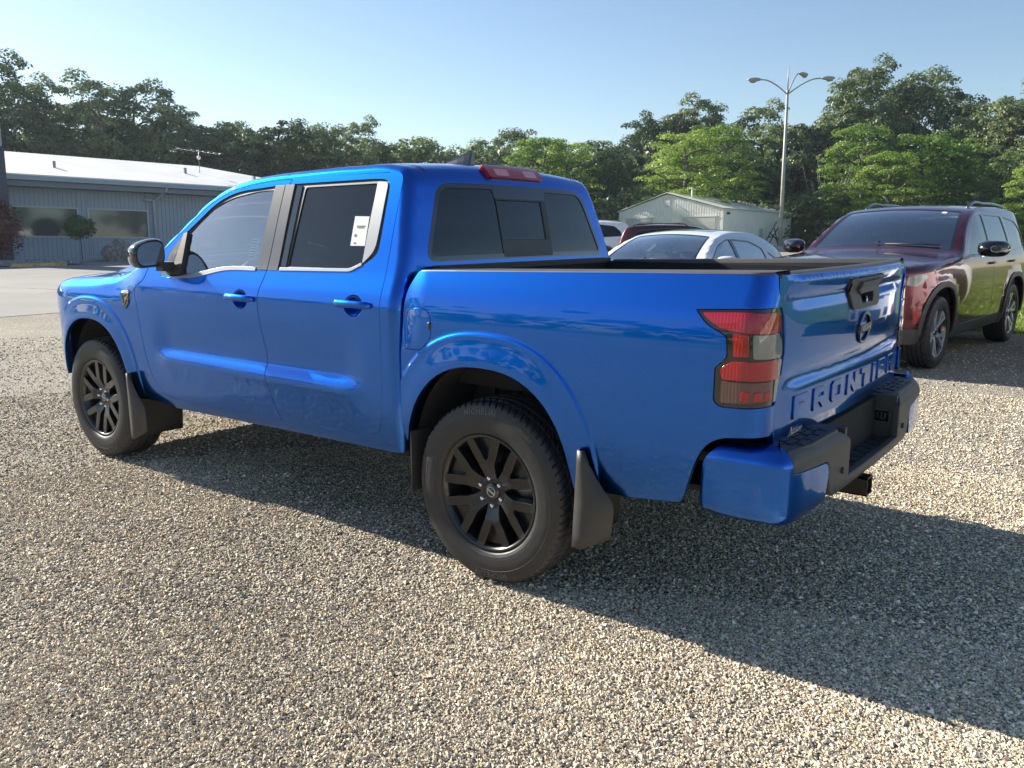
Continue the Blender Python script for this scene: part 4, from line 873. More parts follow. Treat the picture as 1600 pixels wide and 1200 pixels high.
# door glass, frames, pillar covers
def rel(parent,p): return parent
fg=rp([(2.170,1.205,.01),(2.197,1.425,.01),(2.047,1.545,.05),(1.875,1.607,.08),(1.627,1.640,.08),(1.508,1.642,.012),(1.512,1.262,.01),(1.66,1.256,.1),(1.95,1.222,.1)],.01)
rg=rp([(1.272,1.268,.012),(1.262,1.648,.02),(.763,1.652,.01),(.757,1.52,.02),(.750,1.300,.015),(.800,1.270,.04)],.01)
for i in (0,1):
    mr=bool(i)
    d=fdo[i];patch('window_frame',grow(fw_hole,-.002),cab_map,M_['plastic'],d,g=.07,holes=[fg],off=-.006,skirt=.012,mirror=mr,cen=(1.4,0,.9))
    patch('window',grow(fg,.008),cab_map,M_['glass'],d,g=.08,off=-.012,skirt=0,mirror=mr,cen=(1.4,0,.9))
    patch('pillar_cover',rp([(1.420,1.247),(1.420,1.661),(1.497,1.659,.01),(1.503,1.247)],.004),cab_map,M_['pillar'],d,g=.06,off=.002,skirt=.008,mirror=mr,cen=(1.4,0,.9))
    patch('quarter_cover',rp([(2.366,1.190),(2.333,1.318,.02),(2.237,1.415),(2.272,1.195)],.004),cab_map,M_['pillar'],d,g=.06,off=.001,skirt=.008,mirror=mr,cen=(1.4,0,.9))
    patch('window_divider',rp([(2.266,1.195),(2.232,1.42),(2.199,1.425),(2.172,1.203)],.003),cab_map,M_['plastic'],d,g=.06,off=.006,skirt=.012,mirror=mr,cen=(1.4,0,.9))
    patch('belt_moulding',np.concatenate([spline([(2.30,1.176),(2.02,1.193),(1.76,1.235),(1.512,1.241)],6),spline([(1.512,1.258),(1.77,1.252),(2.03,1.212),(2.10,1.200)],6)]),cab_map,M_['brighttrim'],d,g=.05,off=.004,skirt=.01,mirror=mr,cen=(1.4,0,.9))
    d=rdo[i];patch('window_frame',grow(rw_hole,-.002),cab_map,M_['plastic'],d,g=.07,holes=[rg],off=-.006,skirt=.012,mirror=mr,cen=(1.4,0,.9))
    patch('window',grow(rg,.008),cab_map,M_['privacy'],d,g=.08,off=-.012,skirt=0,mirror=mr,cen=(1.4,0,.9))
    patch('pillar_cover',rp([(1.414,1.247),(1.414,1.661),(1.345,1.662),(1.338,1.247)],.004),cab_map,M_['pillar'],d,g=.06,off=.002,skirt=.008,mirror=mr,cen=(1.4,0,.9))
    patch('pillar_strip',rp([(1.322,1.26),(1.326,1.655),(1.286,1.655),(1.284,1.26)],.003),cab_map,M_['gloss'],d,g=.06,off=-.002,skirt=.006,mirror=mr,cen=(1.4,0,.9))
    patch('rear_window_trim',rp([(.752,1.655,.004),(.686,1.652,.02),(.681,1.45,.1),(.683,1.352,.04),(.748,1.294,.01),(.752,1.45,.05)],.004),cab_map,M_['brighttrim'],d,g=.05,off=.001,skirt=.008,mirror=mr,cen=(1.4,0,.9))
    patch('belt_moulding',rp([(1.322,1.247),(.815,1.257,.02),(.745,1.287,.004),(.750,1.297,.004),(.820,1.269,.02),(1.322,1.260)],.002),cab_map,M_['brighttrim'],d,g=.05,off=.004,skirt=.01,mirror=mr,cen=(1.4,0,.9))
    # handles: cup recess rim, bar, keyhole
    sg=-1 if mr else 1
    for par,(hx,hz) in ((fdo[i],(1.60,1.105)),(rdo[i],(.755,1.118))):
        th=np.linspace(0,2*PI,28,endpoint=False)
        cup=cup_poly(hx,hz,1.0)
        def cupmap(x,z,hx=hx,hz=hz):
            P=cab_map(x,z);q=((np.asarray(x)-hx+.005)/.062)**2+((np.asarray(z)-hz+.008)/.050)**2
            P[...,1]+=-.0015-.026*np.clip(1-q,0,1)**.75;return P
        patch('handle_cup',cup,cupmap,B,par,g=.009,skirt=0,mirror=mr,cen=(1.4,0,.9),off=0)
        yy=float(cab_y(np.array(hx),np.array(hz)))
        bar=[(hx+.105,yy-.002,hz-.002),(hx+.085,yy+.022,hz),(hx+.03,yy+.036,hz+.001),(hx-.04,yy+.036,hz+.001),(hx-.095,yy+.024,hz),(hx-.118,yy-.002,hz-.002)]
        Pb=spline(bar,5);rr=np.interp(np.linspace(0,1,len(Pb)),[0,.12,.5,.88,1],[.010,.0165,.0175,.0165,.011])
        V,F,T=tube_np(Pb,rr,12);V=V*[1,1,1];V[:,1]=yy+(V[:,1]-yy)*.75;V[:,1]*=sg
        if mr: F=F[:,::-1];T=T[:,::-1]
        obj('door_handle',mesh_np('door_handle',V,[F,T],[B],smooth=True),par)
# hood, cowl, shell of the cab
def strip_poly(S,u0,u1,va,vb=None,h=.05):
    us=np.linspace(u0,u1,max(2,int(abs(u1-u0)/h)+1));f=(lambda u:np.interp(u,[u0,u1],va)) if not callable(va) else va
    return np.concatenate([np.stack([us,f(us)],-1),np.stack([us[::-1],-f(us[::-1])],-1)])
uh0=TS.at(3.87,1.10);uh1=TS.at(2.66,1.27)
hood_v=lambda u:np.interp(u,[uh0,uh0+.08,uh0+.55,uh0+.80,uh1-.12,uh1],[.74,.765,.80,.795,.74,.68])
hood=strip_poly(TS,uh0,uh1,hood_v,h=.04)
uw0=TS.at(2.50,1.32);uw1=TS.at(1.86,1.690)
ws=rp([(uw0,.70),(uw1,.585),(uw1,-.585),(uw0,-.70)],.05)
ug0=TS.at(.556,1.672);ug1=TS.at(.484,1.325)
rgl=rp([(ug0,.585,.08),(ug1,.735,.07),(ug1,-.735,.07),(ug0,-.585,.08)],.07)
nose0=TS.at(3.95,.50);ng0=TS.at(4.0,.66);ng1=TS.at(3.93,1.05)
grille=rp([(ng0,.44),(ng1,.50),(ng1,-.50),(ng0,-.44)],.04)
def hl(s): return rp([(ng1-.17,s*.53),(ng1-.01,s*.53),(ng1-.02,s*(TS.vmax(ng1)-.004)),(ng1-.12,s*(TS.vmax(ng1-.12)-.004))],.015)
shell=strip_poly(TS,TS.u[0],TS.u[-1],lambda u:TS.vmax(u)+.0012,h=.035)
usplit=TS.at(2.56,1.295)
nose=strip_poly(TS,TS.u[0]+.0,usplit,lambda u:TS.vmax(u)+.0012,h=.03)
cabtop=strip_poly(TS,usplit+.004,TS.u[-1],lambda u:TS.vmax(u)+.0012,h=.03)
patch('nose_panel',nose,TS.map,B,truck,g=.05,gy=.035,holes=[grow(hood,.008),grille,hl(1),hl(-1)],skirt=0,cen=(3,0,.8))
patch('hood_shut_line',grow(hood,.02),TS.map,M_['under'],truck,g=.06,gy=.04,off=-.02,skirt=0,holes=[grow(hood,-.03)],cen=(3,0,.8))
patch('hood',hood,TS.map,B,truck,g=.05,gy=.035,skirt=.03,bev=.003,cen=(3,0,.8))
patch('grille',grille,TS.map,M_['gloss'],truck,g=.08,off=-.02,skirt=0,cen=(3,0,.8))
for k in range(4):
    u=ng0+.05+k*.085;patch('grille_bar',rp([(u,.40),(u+.035,.42),(u+.035,-.42),(u,-.40)],.01),TS.map,M_['plastic'],truck,g=.1,off=.005,skirt=.02,cen=(3,0,.8))
for s in (1,-1):
    patch('headlight',hl(s),TS.map,M_['clearlens'],truck,g=.04,off=-.002,skirt=.02,cen=(3,0,.8))
roof=patch('roof',cabtop,TS.map,B,truck,g=.045,gy=.03,holes=[ws,rgl],skirt=0,cen=(1.3,0,1.0))
patch('windshield',grow(ws,.012),TS.map,M_['glass'],truck,g=.09,off=-.006,skirt=0,cen=(1.3,0,1.0))
patch('windshield_surround',grow(ws,.004),TS.map,M_['gloss'],truck,g=.09,holes=[grow(ws,-.035)],off=-.004,skirt=0,cen=(1.3,0,1.0))
rwin=patch('rear_window',grow(rgl,.004),TS.map,M_['privacy'],truck,g=.07,off=-.003,skirt=.006,cen=(1.3,0,1.0))
patch('rear_window_surround',grow(rgl,.001),TS.map,M_['gloss'],rwin,g=.07,holes=[grow(rgl,-.022)],off=.0005,skirt=0,cen=(1.3,0,1.0))
# sliding centre pane with its tracks
patch('upper_track_panel',[(ug0+.005,.222),(ug0+.068,.205),(ug0+.068,-.205),(ug0+.005,-.222)],TS.map,M_['gloss'],rwin,g=.07,off=.001,skirt=.004,cen=(1.3,0,1.0))
patch('lower_track_panel',[(ug1-.085,.205),(ug1-.006,.205),(ug1-.006,-.205),(ug1-.085,-.205)],TS.map,M_['greyplastic'],rwin,g=.07,off=.001,skirt=.004,cen=(1.3,0,1.0))
patch('sliding_pane_frame',[(ug0+.068,.205),(ug1-.085,.205),(ug1-.085,-.205),(ug0+.068,-.205)],TS.map,M_['plastic'],rwin,g=.07,off=.002,skirt=.01,holes=[[(ug0+.074,.201),(ug1-.086,.201),(ug1-.086,-.165),(ug0+.074,-.165)]],cen=(1.3,0,1.0))
# roof ditch seams at the rear corners
for s in (1,-1):
    patch('roof_seam',[(TS.at(1.0,1.752),s*.655),(TS.at(.585,1.72),s*.625),(TS.at(.585,1.72),s*.617),(TS.at(1.0,1.752),s*.647)],TS.map,M_['under'],truck,g=.05,off=.0012,skirt=0,cen=(1.3,0,1.0))
# high brake light
ub=TS.at(.578,1.712)
bl=patch('high_brake_light',rp([(ub-.034,.225,.012),(ub+.022,.215,.012),(ub+.022,-.215,.012),(ub-.034,-.225,.012)],.01),TS.map,M_['red'],truck,g=.03,off=.020,skirt=.028,bev=.004,cen=(1.3,0,1.0))
for s in (1,-1):
    patch('lamp_window',rp([(ub-.012,s*.07+.035),(ub+.016,s*.07+.035),(ub+.016,s*.07-.035),(ub-.012,s*.07-.035)] if 0 else [(ub-.012,s*.115+.05),(ub+.016,s*.115+.05),(ub+.016,s*.115-.05),(ub-.012,s*.115-.05)],.006),TS.map,mat('pink_lens',(.75,.30,.32),.15,coat=1) if s==1 else bpy.data.materials['pink_lens'],bl,g=.03,off=.0215,skirt=.001,cen=(1.3,0,1.0))
# shark fin aerial
def fin(bm):
    pr=[(0,.032),(.035,.030),(.09,.024),(.15,.014),(.20,.003)];sec=[]
    xs=[.22,.17,.11,.06,.025,.008];hh=[.006,.022,.042,.060,.072,.074];ww=[.006,.012,.017,.02,.02,.018]
    for x,h_,w in zip(xs,hh,ww):
        sec.append([bm.verts.new((x-.02*(h_/.07)*0,y*w,z*h_)) for y,z in ((-1,0),(-.75,.3),(-.25,.75),(-.06,1),(.06,1),(.25,.75),(.75,.3),(1,0))])
    for a,b in zip(sec,sec[1:]):
        for i in range(7): bm.faces.new((a[i],a[i+1],b[i+1],b[i]))
    bm.faces.new(sec[0]);bm.faces.new(sec[-1][::-1])
bm_obj('roof_aerial',fin,M_['gloss'],truck,smooth=False,loc=(.80,.02,1.776),bevel=.002)
# door mirrors
def mirror(sg):
    mr=empty('door_mirror',(2.30,.868*sg,1.252),parent=truck)
    # housing: lofted shell, open to the rear
    secs=[];N=28;th=np.linspace(0,2*PI,N,endpoint=False)
    def outl(sc,dx,p=3.2):
        c,s_=np.cos(th),np.sin(th);k=(np.abs(c)**p+np.abs(s_)**p)**(-1/p)
        y=.098*sc*k*c;z=.075*sc*k*s_
        z=z*(1-.22*np.clip(y/.105,-1,1)*(z>0))-.01*np.clip(y/.1,0,1)
        return np.stack([np.full(N,dx),(y+.125),z+.062],-1)
    for sc,dx in ((.93,-.012),(1.0,0),(1.03,.02),(1.01,.05),(.93,.08),(.75,.108),(.45,.125),(.05,.132)): secs.append(outl(sc,dx))
    V=np.concatenate(secs);K=len(secs);V[:,0]+=(-(V[:,1]-.125)*.18)
    V[:,1]*=sg
    F=np.array([(i*N+j,i*N+(j+1)%N,(i+1)*N+(j+1)%N,(i+1)*N+j) for i in range(K-1) for j in range(N)])
    if sg>0: F=F[:,::-1]
    obj('mirror_housing',mesh_np('mirror_housing',V,F,[M_['gloss']],smooth=True),mr)
    rim=outl(.935,-.013);rim2=outl(.80,-.003);rim[:,0]+=-(rim[:,1]-.125)*.18;rim2[:,0]+=-(rim2[:,1]-.125)*.18;gl=outl(.82,-.004);gl[:,0]+=-(gl[:,1]-.125)*.06-.006
    V=np.concatenate([rim,rim2]);V[:,1]*=sg;F=np.array([(j,(j+1)%N,N+(j+1)%N,N+j) for j in range(N)])
    obj('mirror_bezel',mesh_np('mirror_bezel',V,F,[M_['plastic']]),mr)
    gl[:,1]*=sg;bmv=bpy.data.meshes.new('mirror_glass');bmv.from_pydata([tuple(p) for p in gl],[],[list(range(N))]);bmv.materials.append(M_['mirror']);obj('mirror_glass',bmv,mr)
    box('mirror_foot',(-.035,min(-.03*sg,.075*sg),-.035),(.035,max(-.03*sg,.075*sg),.015),M_['plastic'],mr,bevel=.012)
mirror(1);mirror(-1)
# fender badge
bdg=patch('fender_vent',rp([(2.772,1.076),(2.690,1.080),(2.690,1.020),(2.728,.985),(2.768,1.02)],.004),cab_map,M_['gloss'],truck,g=.03,off=.006,skirt=.006,both=True,cen=(3,0,.9))
for i,b_ in enumerate(bdg):
    patch('badge_bar',rp([(2.774,1.086),(2.688,1.090),(2.688,1.077),(2.773,1.073)],.002),cab_map,M_['chrome'],b_,g=.03,off=.009,skirt=.004,mirror=bool(i),cen=(3,0,.9))
    for a,c in (((2.762,1.052),(2.735,1.004)),((2.700,1.056),(2.730,1.010))):
        a=np.array(a);c=np.array(c);t=(c-a)/np.linalg.norm(c-a)*1;q=np.array([-t[1],t[0]])*.004
        patch('badge_stroke',[a+q,c+q,c-q,a-q],cab_map,M_['darkchrome'],b_,g=.03,off=.009,skirt=.003,bev=.0006,mirror=bool(i),cen=(3,0,.9))
# ---- bed
topz=lambda s:1.281+.024*s
gate_e=[(1.163,1.243),(1.205,1.205),(1.232,1.172),(1.256,1.11),(1.264,1.046),(1.25,.99),(1.230,.938),(1.207,.885),(1.206,.84),(1.206,.79)]
ss=np.linspace(-.392,1.13,12)
bedout=np.concatenate([np.stack([ss,topz(ss)],-1),spline([(1.142,1.30)]+gate_e,5),rp([(1.207,.787),(1.192,.789,.01),(1.078,.788,.03),(1.0,.777,.05),(.948,.745,.04),(.914,.685,.04),(.892,.616,.05),(.873,.552,.03),(.856,.522,.01),(.64,.497,.02),(.40,.49,0),(-.40,.49,0),(-.447,.60,.02),(-.456,.80,.1),(-.453,1.0,.1),(-.458,1.125,.06),(-.440,1.205,.06),(-.402,1.262,.01),(-.392,1.272)],.01)[0:]])
light=rp([(.886,1.190,.006),(1.05,1.200,.02),(1.200,1.204,.008),(1.226,1.176,.01),(1.256,1.10,.02),(1.262,1.044,.02),(1.243,.965,.02),(1.205,.884,.006),(1.12,.882,.02),(.995,.876,.02),(.969,.893,.014),(.969,1.006,.008),(1.008,1.042,.012),(1.001,1.108,.012),(.930,1.142,.02)],.01)
fuel=rp([(-.435,1.10,.02),(-.37,1.124,.03),(-.305,1.114,.03),(-.284,1.08,.02),(-.284,1.00,.03),(-.345,.948,.02),(-.43,.948,.01)],.01)
bs=[patch('bed_side',bedout,bed_map,B,truck,g=.045,holes=[ARR,light]+([grow(fuel,.0045)] if not mr else []),extra=XR,skirt=.02,mirror=mr,cen=(-.4,0,.9)) for mr in (False,True)]
# fuel flap (left side) drawn as its own inset panel
patch('fuel_flap_seam',grow(fuel,.008),bed_map,M_['under'],bs[0],g=.05,off=-.016,skirt=0,cen=(-.4,0,.9))
patch('fuel_flap',fuel,bed_map,B,bs[0],g=.03,off=.0005,skirt=.012,bev=.002,cen=(-.4,0,.9))
bm_obj('flap_finger_notch',lambda bm:bmesh.ops.create_uvsphere(bm,u_segments=12,v_segments=8,radius=.017,matrix=Matrix.Diagonal((.7,.35,1,1))),M_['gloss'],bs[0],smooth=True,loc=(.290,.921,1.052))
def tail(mr):
    k=dict(mirror=mr,cen=(-.6,0,1.0))
    L=patch('tail_light',grow(light,-.003),bed_map,M_['gloss'],truck,g=.03,off=-.006,skirt=.02,**k)
    A=lambda nm,o,m,of=.0:patch(nm,o,bed_map,m,L,g=.022,off=of,skirt=.006,bev=.002,**k)
    A('upper_red_lens',rp([(.915,1.178,.004),(1.01,1.184),(1.165,1.186,.008),(1.205,1.165,.01),(1.215,1.128,.01),(1.14,1.120),(1.03,1.127),(.978,1.136),(.94,1.158)],.006),M_['red'])
    A('square_red_lens',rp([(1.026,1.117),(1.075,1.117),(1.079,1.049),(1.031,1.047)],.004),M_['red'],-.002)
    A('reversing_lens',rp([(1.092,1.117),(1.205,1.117),(1.236,1.09,.02),(1.243,1.045,.01),(1.19,1.040),(1.098,1.043)],.006),M_['clearlens'],-.001)
    A('lower_red_lens',rp([(1.028,1.028,.01),(1.12,1.033),(1.205,1.036,.006),(1.222,.972,.006),(1.093,.973),(.998,.970,.01),(.992,1.006,.012)],.008),M_['red'])
    A('reflector_lens',rp([(.996,.963),(1.18,.966),(1.186,.905),(1.107,.902),(.998,.893)],.005),M_['amberlens'],-.001)
    for a,b_ in ((1.065,1.090),(1.105,1.13),(1.142,1.165)): A('reflector_stripe',rp([(a,.932),(b_,.936),(b_,.908),(a,.906)],.002),M_['red'],.0015)
    A('rear_edge_lens',rp([(1.222,1.035),(1.246,1.03),(1.238,.985),(1.215,.90),(1.200,.895),(1.205,.965)],.003),M_['clearlens'],-.002)
tail(False);tail(True)
# bed box
V,F=join_np([box_np((-1.08,.70,.80),(.44,.715,1.27)),box_np((-1.08,-.715,.80),(.44,-.70,1.27)),box_np((.425,-.70,.80),(.44,.70,1.27)),box_np((-1.08,-.70,.78),(.44,.70,.80))])
obj('bed_liner',mesh_np('bed_liner',V,F,[M_['bedliner']]),truck)
for k in range(9): box('bed_rib',(-1.06,-.64+k*.155,.80),(.41,-.60+k*.155,.812),M_['bedliner'],truck,bevel=.004)
for sg in (1,-1):
    def railfn(t,q,sg=sg):
        # profile across the rail: outer lip, top, inner lip
        pr=np.array([(.860,-.006),(.861,.000),(.858,.004),(.848,.006),(.74,.008),(.722,.004),(.716,-.012),(.716,-.09)])
        s_=np.interp(t,[0,1],[-.395,1.128]);i=q.astype(int);dy=np.where(i<4,bed_map(s_,1.305)[...,1]-bed_map(np.array(.9),1.305)[...,1],0);xx=np.where(i<4,bed_map(s_,1.305)[...,0],-s_);return np.stack([xx,sg*(pr[i,0]+dy),topz(s_)+pr[i,1]],-1)
    V,F=grid_np(railfn,np.concatenate([np.linspace(0,.93,8),np.linspace(.945,1,8)]),np.arange(8));
    if sg<0: F=F[:,::-1]
    obj('bed_rail_cap',mesh_np('bed_rail_cap',V,F[:, ::-1],[M_['greyplastic']]),truck)
box('bed_front_cap',(.41,-.72,1.262),(.452,.72,1.288),M_['plastic'],truck,bevel=.006)
patch('bed_front_panel',[(-.86,.50),(.86,.50),(.86,1.25),(-.86,1.25)],lambda a,b:np.stack([0*a+.447,a,b],-1),B,truck,g=.3,skirt=0,cen=(-1,0,.9))
# tailgate
gout=rp([(.806,1.300,.01),(.803,1.243,.03),(.762,1.171,.05),(.750,1.05,.08),(.773,.945,.05),(.797,.885,.03),(.790,.80,.03),(.786,.742,.006),(-.786,.742,.006),(-.790,.80,.03),(-.797,.885,.03),(-.773,.945,.05),(-.750,1.05,.08),(-.762,1.171,.05),(-.803,1.243,.03),(-.806,1.300,.01)],.01)
hy=.215
hsurr=rp([(.235,1.262,.012),(-.200,1.268,.012),(-.165,1.150,.03),(.185,1.152,.03)],.012)
hpock=rp([(.115,1.205),(-.095,1.208),(-.072,1.165),(.07,1.165)],.008)
tg=patch('tailgate',gout,gate_map,B,truck,g=.035,gy=.02,skirt=.02,bev=.003,holes=[grow(hsurr,-.006)],cen=(-.8,0,1.0))
patch('tailgate_top_cap',[(.806,0),(-.806,0),(-.806,1),(.806,1)],lambda a,b:np.stack([-1.118-.030*(1-(a/.8)**2)-.012+.07*b,a,1.300+.010*np.sin(np.clip(b,0,1)*PI)+.0*a],-1),M_['greyplastic'],tg,g=.06,gy=.2,skirt=.014,cen=(-1.1,0,.8))
patch('tailgate_inner',[(.79,.76),(-.79,.76),(-.79,1.29),(.79,1.29)],lambda a,b:np.stack([0*a-1.065,a,b],-1),M_['bedliner'],tg,g=.2,skirt=0,cen=(-2,0,1.0))
hs=patch('tailgate_handle',hsurr,gate_map,M_['greyplastic'],tg,g=.03,off=.010,skirt=.02,bev=.004,holes=[hpock],cen=(-.8,0,1.0))
patch('handle_pocket',grow(hpock,.01),gate_map,M_['under'],hs,g=.04,off=-.03,skirt=0,cen=(-.8,0,1.0))
patch('handle_grip',rp([(.135,1.250,.006),(-.125,1.254,.006),(-.110,1.208,.006),(.12,1.205,.006)],.006),gate_map,M_['greyplastic'],hs,g=.03,off=.022,skirt=.014,bev=.004,cen=(-.8,0,1.0))
tube('lock_lever',[(-1.176,.0,1.195),(-1.184,.006,1.178),(-1.186,.010,1.166)],.005,M_['chrome'],hs)
# round maker's badge with its name bar
def gate_pt(y,z,off):
    q=np.stack([np.ravel(y),np.ravel(z)],-1);V,n=surf_n(gate_map,q,(-.8,0,1.0));return V+n*np.ravel(off)[:,None]
by,bz,br=.0,1.068,.062
def ringfn(t,a):
    R=br*.93;y=by+(R+.0065*np.cos(a))*np.cos(t)*1.18;z=bz+(R+.0065*np.cos(a))*np.sin(t);return gate_pt(y,z,.004+.0065*np.sin(a))
bd=obj('badge_ring',mesh_np('badge_ring',*grid_np(ringfn,np.linspace(0,2*PI,49),np.linspace(0,2*PI,9)),mats=[M_['darkchrome']],smooth=True),tg)
patch('badge_bar',rp([(by+.083,bz+.015),(by-.083,bz+.015),(by-.083,bz-.015),(by+.083,bz-.015)],.003),gate_map,M_['gloss'],bd,g=.03,off=.010,skirt=.008,cen=(-.8,0,1.0))
text_on('badge_lettering','NISSAN',lambda a,b,c:gate_pt(by-a*.038,bz+b*.034,.0112+.0012*(c>0)),M_['alloy'],bd,offset=.03)
# embossed name across the lower tailgate, one piece per letter
name='FRONTIER';ys=np.array([.615,.455,.285,.118,-.055,-.20,-.36,-.535])*1.0+.0
GL={'F':[[(0,0),(.26,0),(.26,.36),(.78,.36),(.78,.60),(.26,.60),(.26,.76),(1,.76),(1,1),(0,1)]],
'R':[[(0,0),(.26,0),(.26,.34),(.46,.34),(.72,0),(1.02,0),(.72,.37),(1,.50),(1,.86),(.86,1),(0,1)],[(.26,.56),(.74,.56),(.74,.77),(.26,.77)]],
'O':[[(.14,0),(.86,0),(1,.14),(1,.86),(.86,1),(.14,1),(0,.86),(0,.14)],[(.26,.24),(.74,.24),(.74,.76),(.26,.76)]],
'N':[[(0,0),(.26,0),(.26,.58),(.74,0),(1,0),(1,1),(.74,1),(.74,.42),(.26,1),(0,1)]],
'T':[[(.37,0),(.63,0),(.63,.76),(1,.76),(1,1),(0,1),(0,.76),(.37,.76)]],
'I':[[(0,0),(.26,0),(.26,1),(0,1)]],
'E':[[(0,0),(1,0),(1,.24),(.26,.24),(.26,.38),(.82,.38),(.82,.62),(.26,.62),(.26,.76),(1,.76),(1,1),(0,1)]]}
lx=[.662,.508,.345,.180,.012,-.150,-.262,-.430,-.600];lx=[.660,.500,.338,.176,.012,-.146,-.222,-.382,-.545]
pos=[.660,.496,.330,.166,.004,-.130,-.222,-.376];pos=[.658,.488,.318,.150,-.016,-.176,-.262,-.432,-.600]
wid={'I':.04};step=[]
starts=[];y0=.660
widths=[.118,.128,.128,.128,.122,.034,.118,.128];gap=(1.316-sum(widths))/7
for w in widths: starts.append(y0);y0-=w+gap
for ch,sy,w in zip(name,starts,widths):
    z0,z1=.812,.888
    pol=[[(sy-a*w if ch!='I' else sy-a/.26*w,z0+b*(z1-z0)) for a,b in loop] for loop in GL[ch]]
    o=patch('raised_letter',pol[0],gate_map,B,tg,g=.02,off=.006,skirt=.008,bev=.0022,holes=pol[1:],cen=(-.8,0,1.0))
    patch('letter_edge',grow(np.array(pol[0],float),.0045),gate_map,M_['gloss'],o,g=.03,off=.0008,skirt=0,holes=[grow(np.array(pol[0],float),-.002)],cen=(-.8,0,1.0))
# dealer script decal
text_on('dealer_script','Nelson',lambda a,b,c:gate_pt(.612-a*.038-b*.010,.768+b*.042-a*.001,.0016+.0002*c),M_['decal'],tg,extrude=0)
patch('script_underline',[(.69,.752),(.60,.760),(.545,.768),(.60,.756),(.69,.748)],gate_map,M_['decal'],tg,g=.03,off=.0016,skirt=0,cen=(-.8,0,1.0))
text_on('drive_badge','4X4',lambda a,b,c:gate_pt(-.72-a*.040,1.0+b*.036,.002+.003*(c>0)),M_['darkchrome'],tg,offset=.01)
# ---- rear bumper
BP=np.array([(-.925,.893),(-.938,.912),(-.965,.919),(-1.08,.921),(-1.165,.915),(-1.205,.902),(-1.228,.875),(-1.238,.84),(-1.246,.75),(-1.256,.5),(-1.262,.25),(-1.263,0)])
BQ=spline(np.concatenate([BP,(BP*[1,-1])[::-1][1:]]),16);_d=np.linalg.norm(np.diff(BQ,axis=0),axis=1);BQ=BQ[np.concatenate([[True],_d>1e-7])];BS=np.concatenate([[0],np.cumsum(np.linalg.norm(np.diff(BQ,axis=0),axis=1))]);BM=BS[-1]/2
def bump_map(s,z):
    s=np.asarray(s,float);z=np.asarray(z,float);s,z=np.broadcast_arrays(s,z)
    x=np.interp(s,BS,BQ[:,0]);y=np.interp(s,BS,BQ[:,1]);e=4e-3
    tx=np.interp(s+e,BS,BQ[:,0])-np.interp(s-e,BS,BQ[:,0]);ty=np.interp(s+e,BS,BQ[:,1])-np.interp(s-e,BS,BQ[:,1]);l=np.hypot(tx,ty)+1e-9
    o=pch(z,[.44,.505,.525,.55,.70,.712,.752,.765],[-.09,-.022,-.004,0,0,-.004,-.040,-.07])
    return np.stack([x+ty/l*o,y-tx/l*o,z],-1)
def s_of(y): return np.interp(-y,-BQ[:,1],BS)
sa=float(np.interp(-.62,-BQ[len(BP)*4:,1],BS[len(BP)*4:]));q0=BS[np.argmin(np.abs(BQ[:,1]-.60)+(BQ[:,0]>-1.2)*9)];q1=BS[np.argmin(np.abs(BQ[:,1]-.905)+(BQ[:,0]>-1.10)*9)];q2=BS[np.argmin(np.abs(BQ[:,1]-.44)+(BQ[:,0]>-1.2)*9)];q3=BS[np.argmin(np.abs(BQ[:,1]-.36)+(BQ[:,0]>-1.2)*9)]
q1=q1+.045
def mir(poly): return [(BS[-1]-a,b)+tuple(c) for a,b,*c in poly]
capL=[(.0,.560,.03),(.020,.665,.04),(.052,.728,.03),(.10,.760,.03),(.15,.762,.02),(q1-.03,.762,.02),(q1,.748,.02),(q1,.678,.006),(q0,.660,.02),(q0+.015,.62,.01),(q0-.01,.530,.02),(q1-.02,.508,.03),(.10,.510,.03),(.01,.525,.02)]
for c in (capL,mir(capL)): patch('bumper_corner',rp(c,.01),bump_map,B,truck,g=.025,skirt=.02,bev=.003,cen=(-.9,0,.62))
padL=[(q1+.006,.748,.01),(q2+.0,.742,.02),(q3,.700,.02),(q3,.560,.01),(BS[-1]-q3,.560,.01),(BS[-1]-q3,.700,.02),(BS[-1]-q2,.742,.02),(BS[-1]-q1-.006,.748,.01),(BS[-1]-q1-.006,.684,.006),(BS[-1]-q0-.01,.668,.02),(BS[-1]-q0-.022,.62,.01),(BS[-1]-q0-.045,.54,.02),(BS[-1]-q0-.10,.515,.02),(q0+.10,.515,.02),(q0+.045,.54,.02),(q0+.022,.62,.01),(q0+.01,.668,.02),(q1+.006,.684,.006)]
bf=patch('bumper_step',rp(padL,.01),bump_map,M_['greyplastic'],truck,g=.04,skirt=.02,bev=.005,cen=(-.9,0,.62))
# step tops
def flat(z): return lambda a,b:np.stack([a,b,0*a+z],-1)
def padtop(sg): return rp([(-1.232,.43*sg),(-1.226,.70*sg),(-1.200,.84*sg),(-1.16,.875*sg),(-1.13,.80*sg),(-1.125,.42*sg),(-1.17,.385*sg)],.02)
for sg in (1,-1):
    st=patch('step_pad',padtop(sg),flat(.748),M_['greyplastic'],bf,g=.08,skirt=.03,bev=.004,cen=(-1.2,0,0))
    for r_ in range(3):
        for c in range(5):
            x0=-1.214+r_*.030;y0=(.445+c*.078+(.02 if r_%2 else 0));
            if y0+.062>.835-(.02 if r_==0 else 0): continue
            a,b_=sorted((y0*sg,(y0+.062)*sg));box('tread_block',(x0,a,.747),(x0+.023,b_,.7525),M_['plastic'],st,bevel=.0015)
    # recess side wall
    w=box('recess_wall',(-1.245,min(.385*sg,.362*sg),.55),(-1.12,max(.385*sg,.362*sg),.742),M_['greyplastic'],bf,bevel=.01)
ys=-.362
sq=[(-1.213,.635),(-1.163,.635),(-1.163,.665),(-1.213,.665)]
icon=empty('step_icon',(0,0,0),parent=bf)
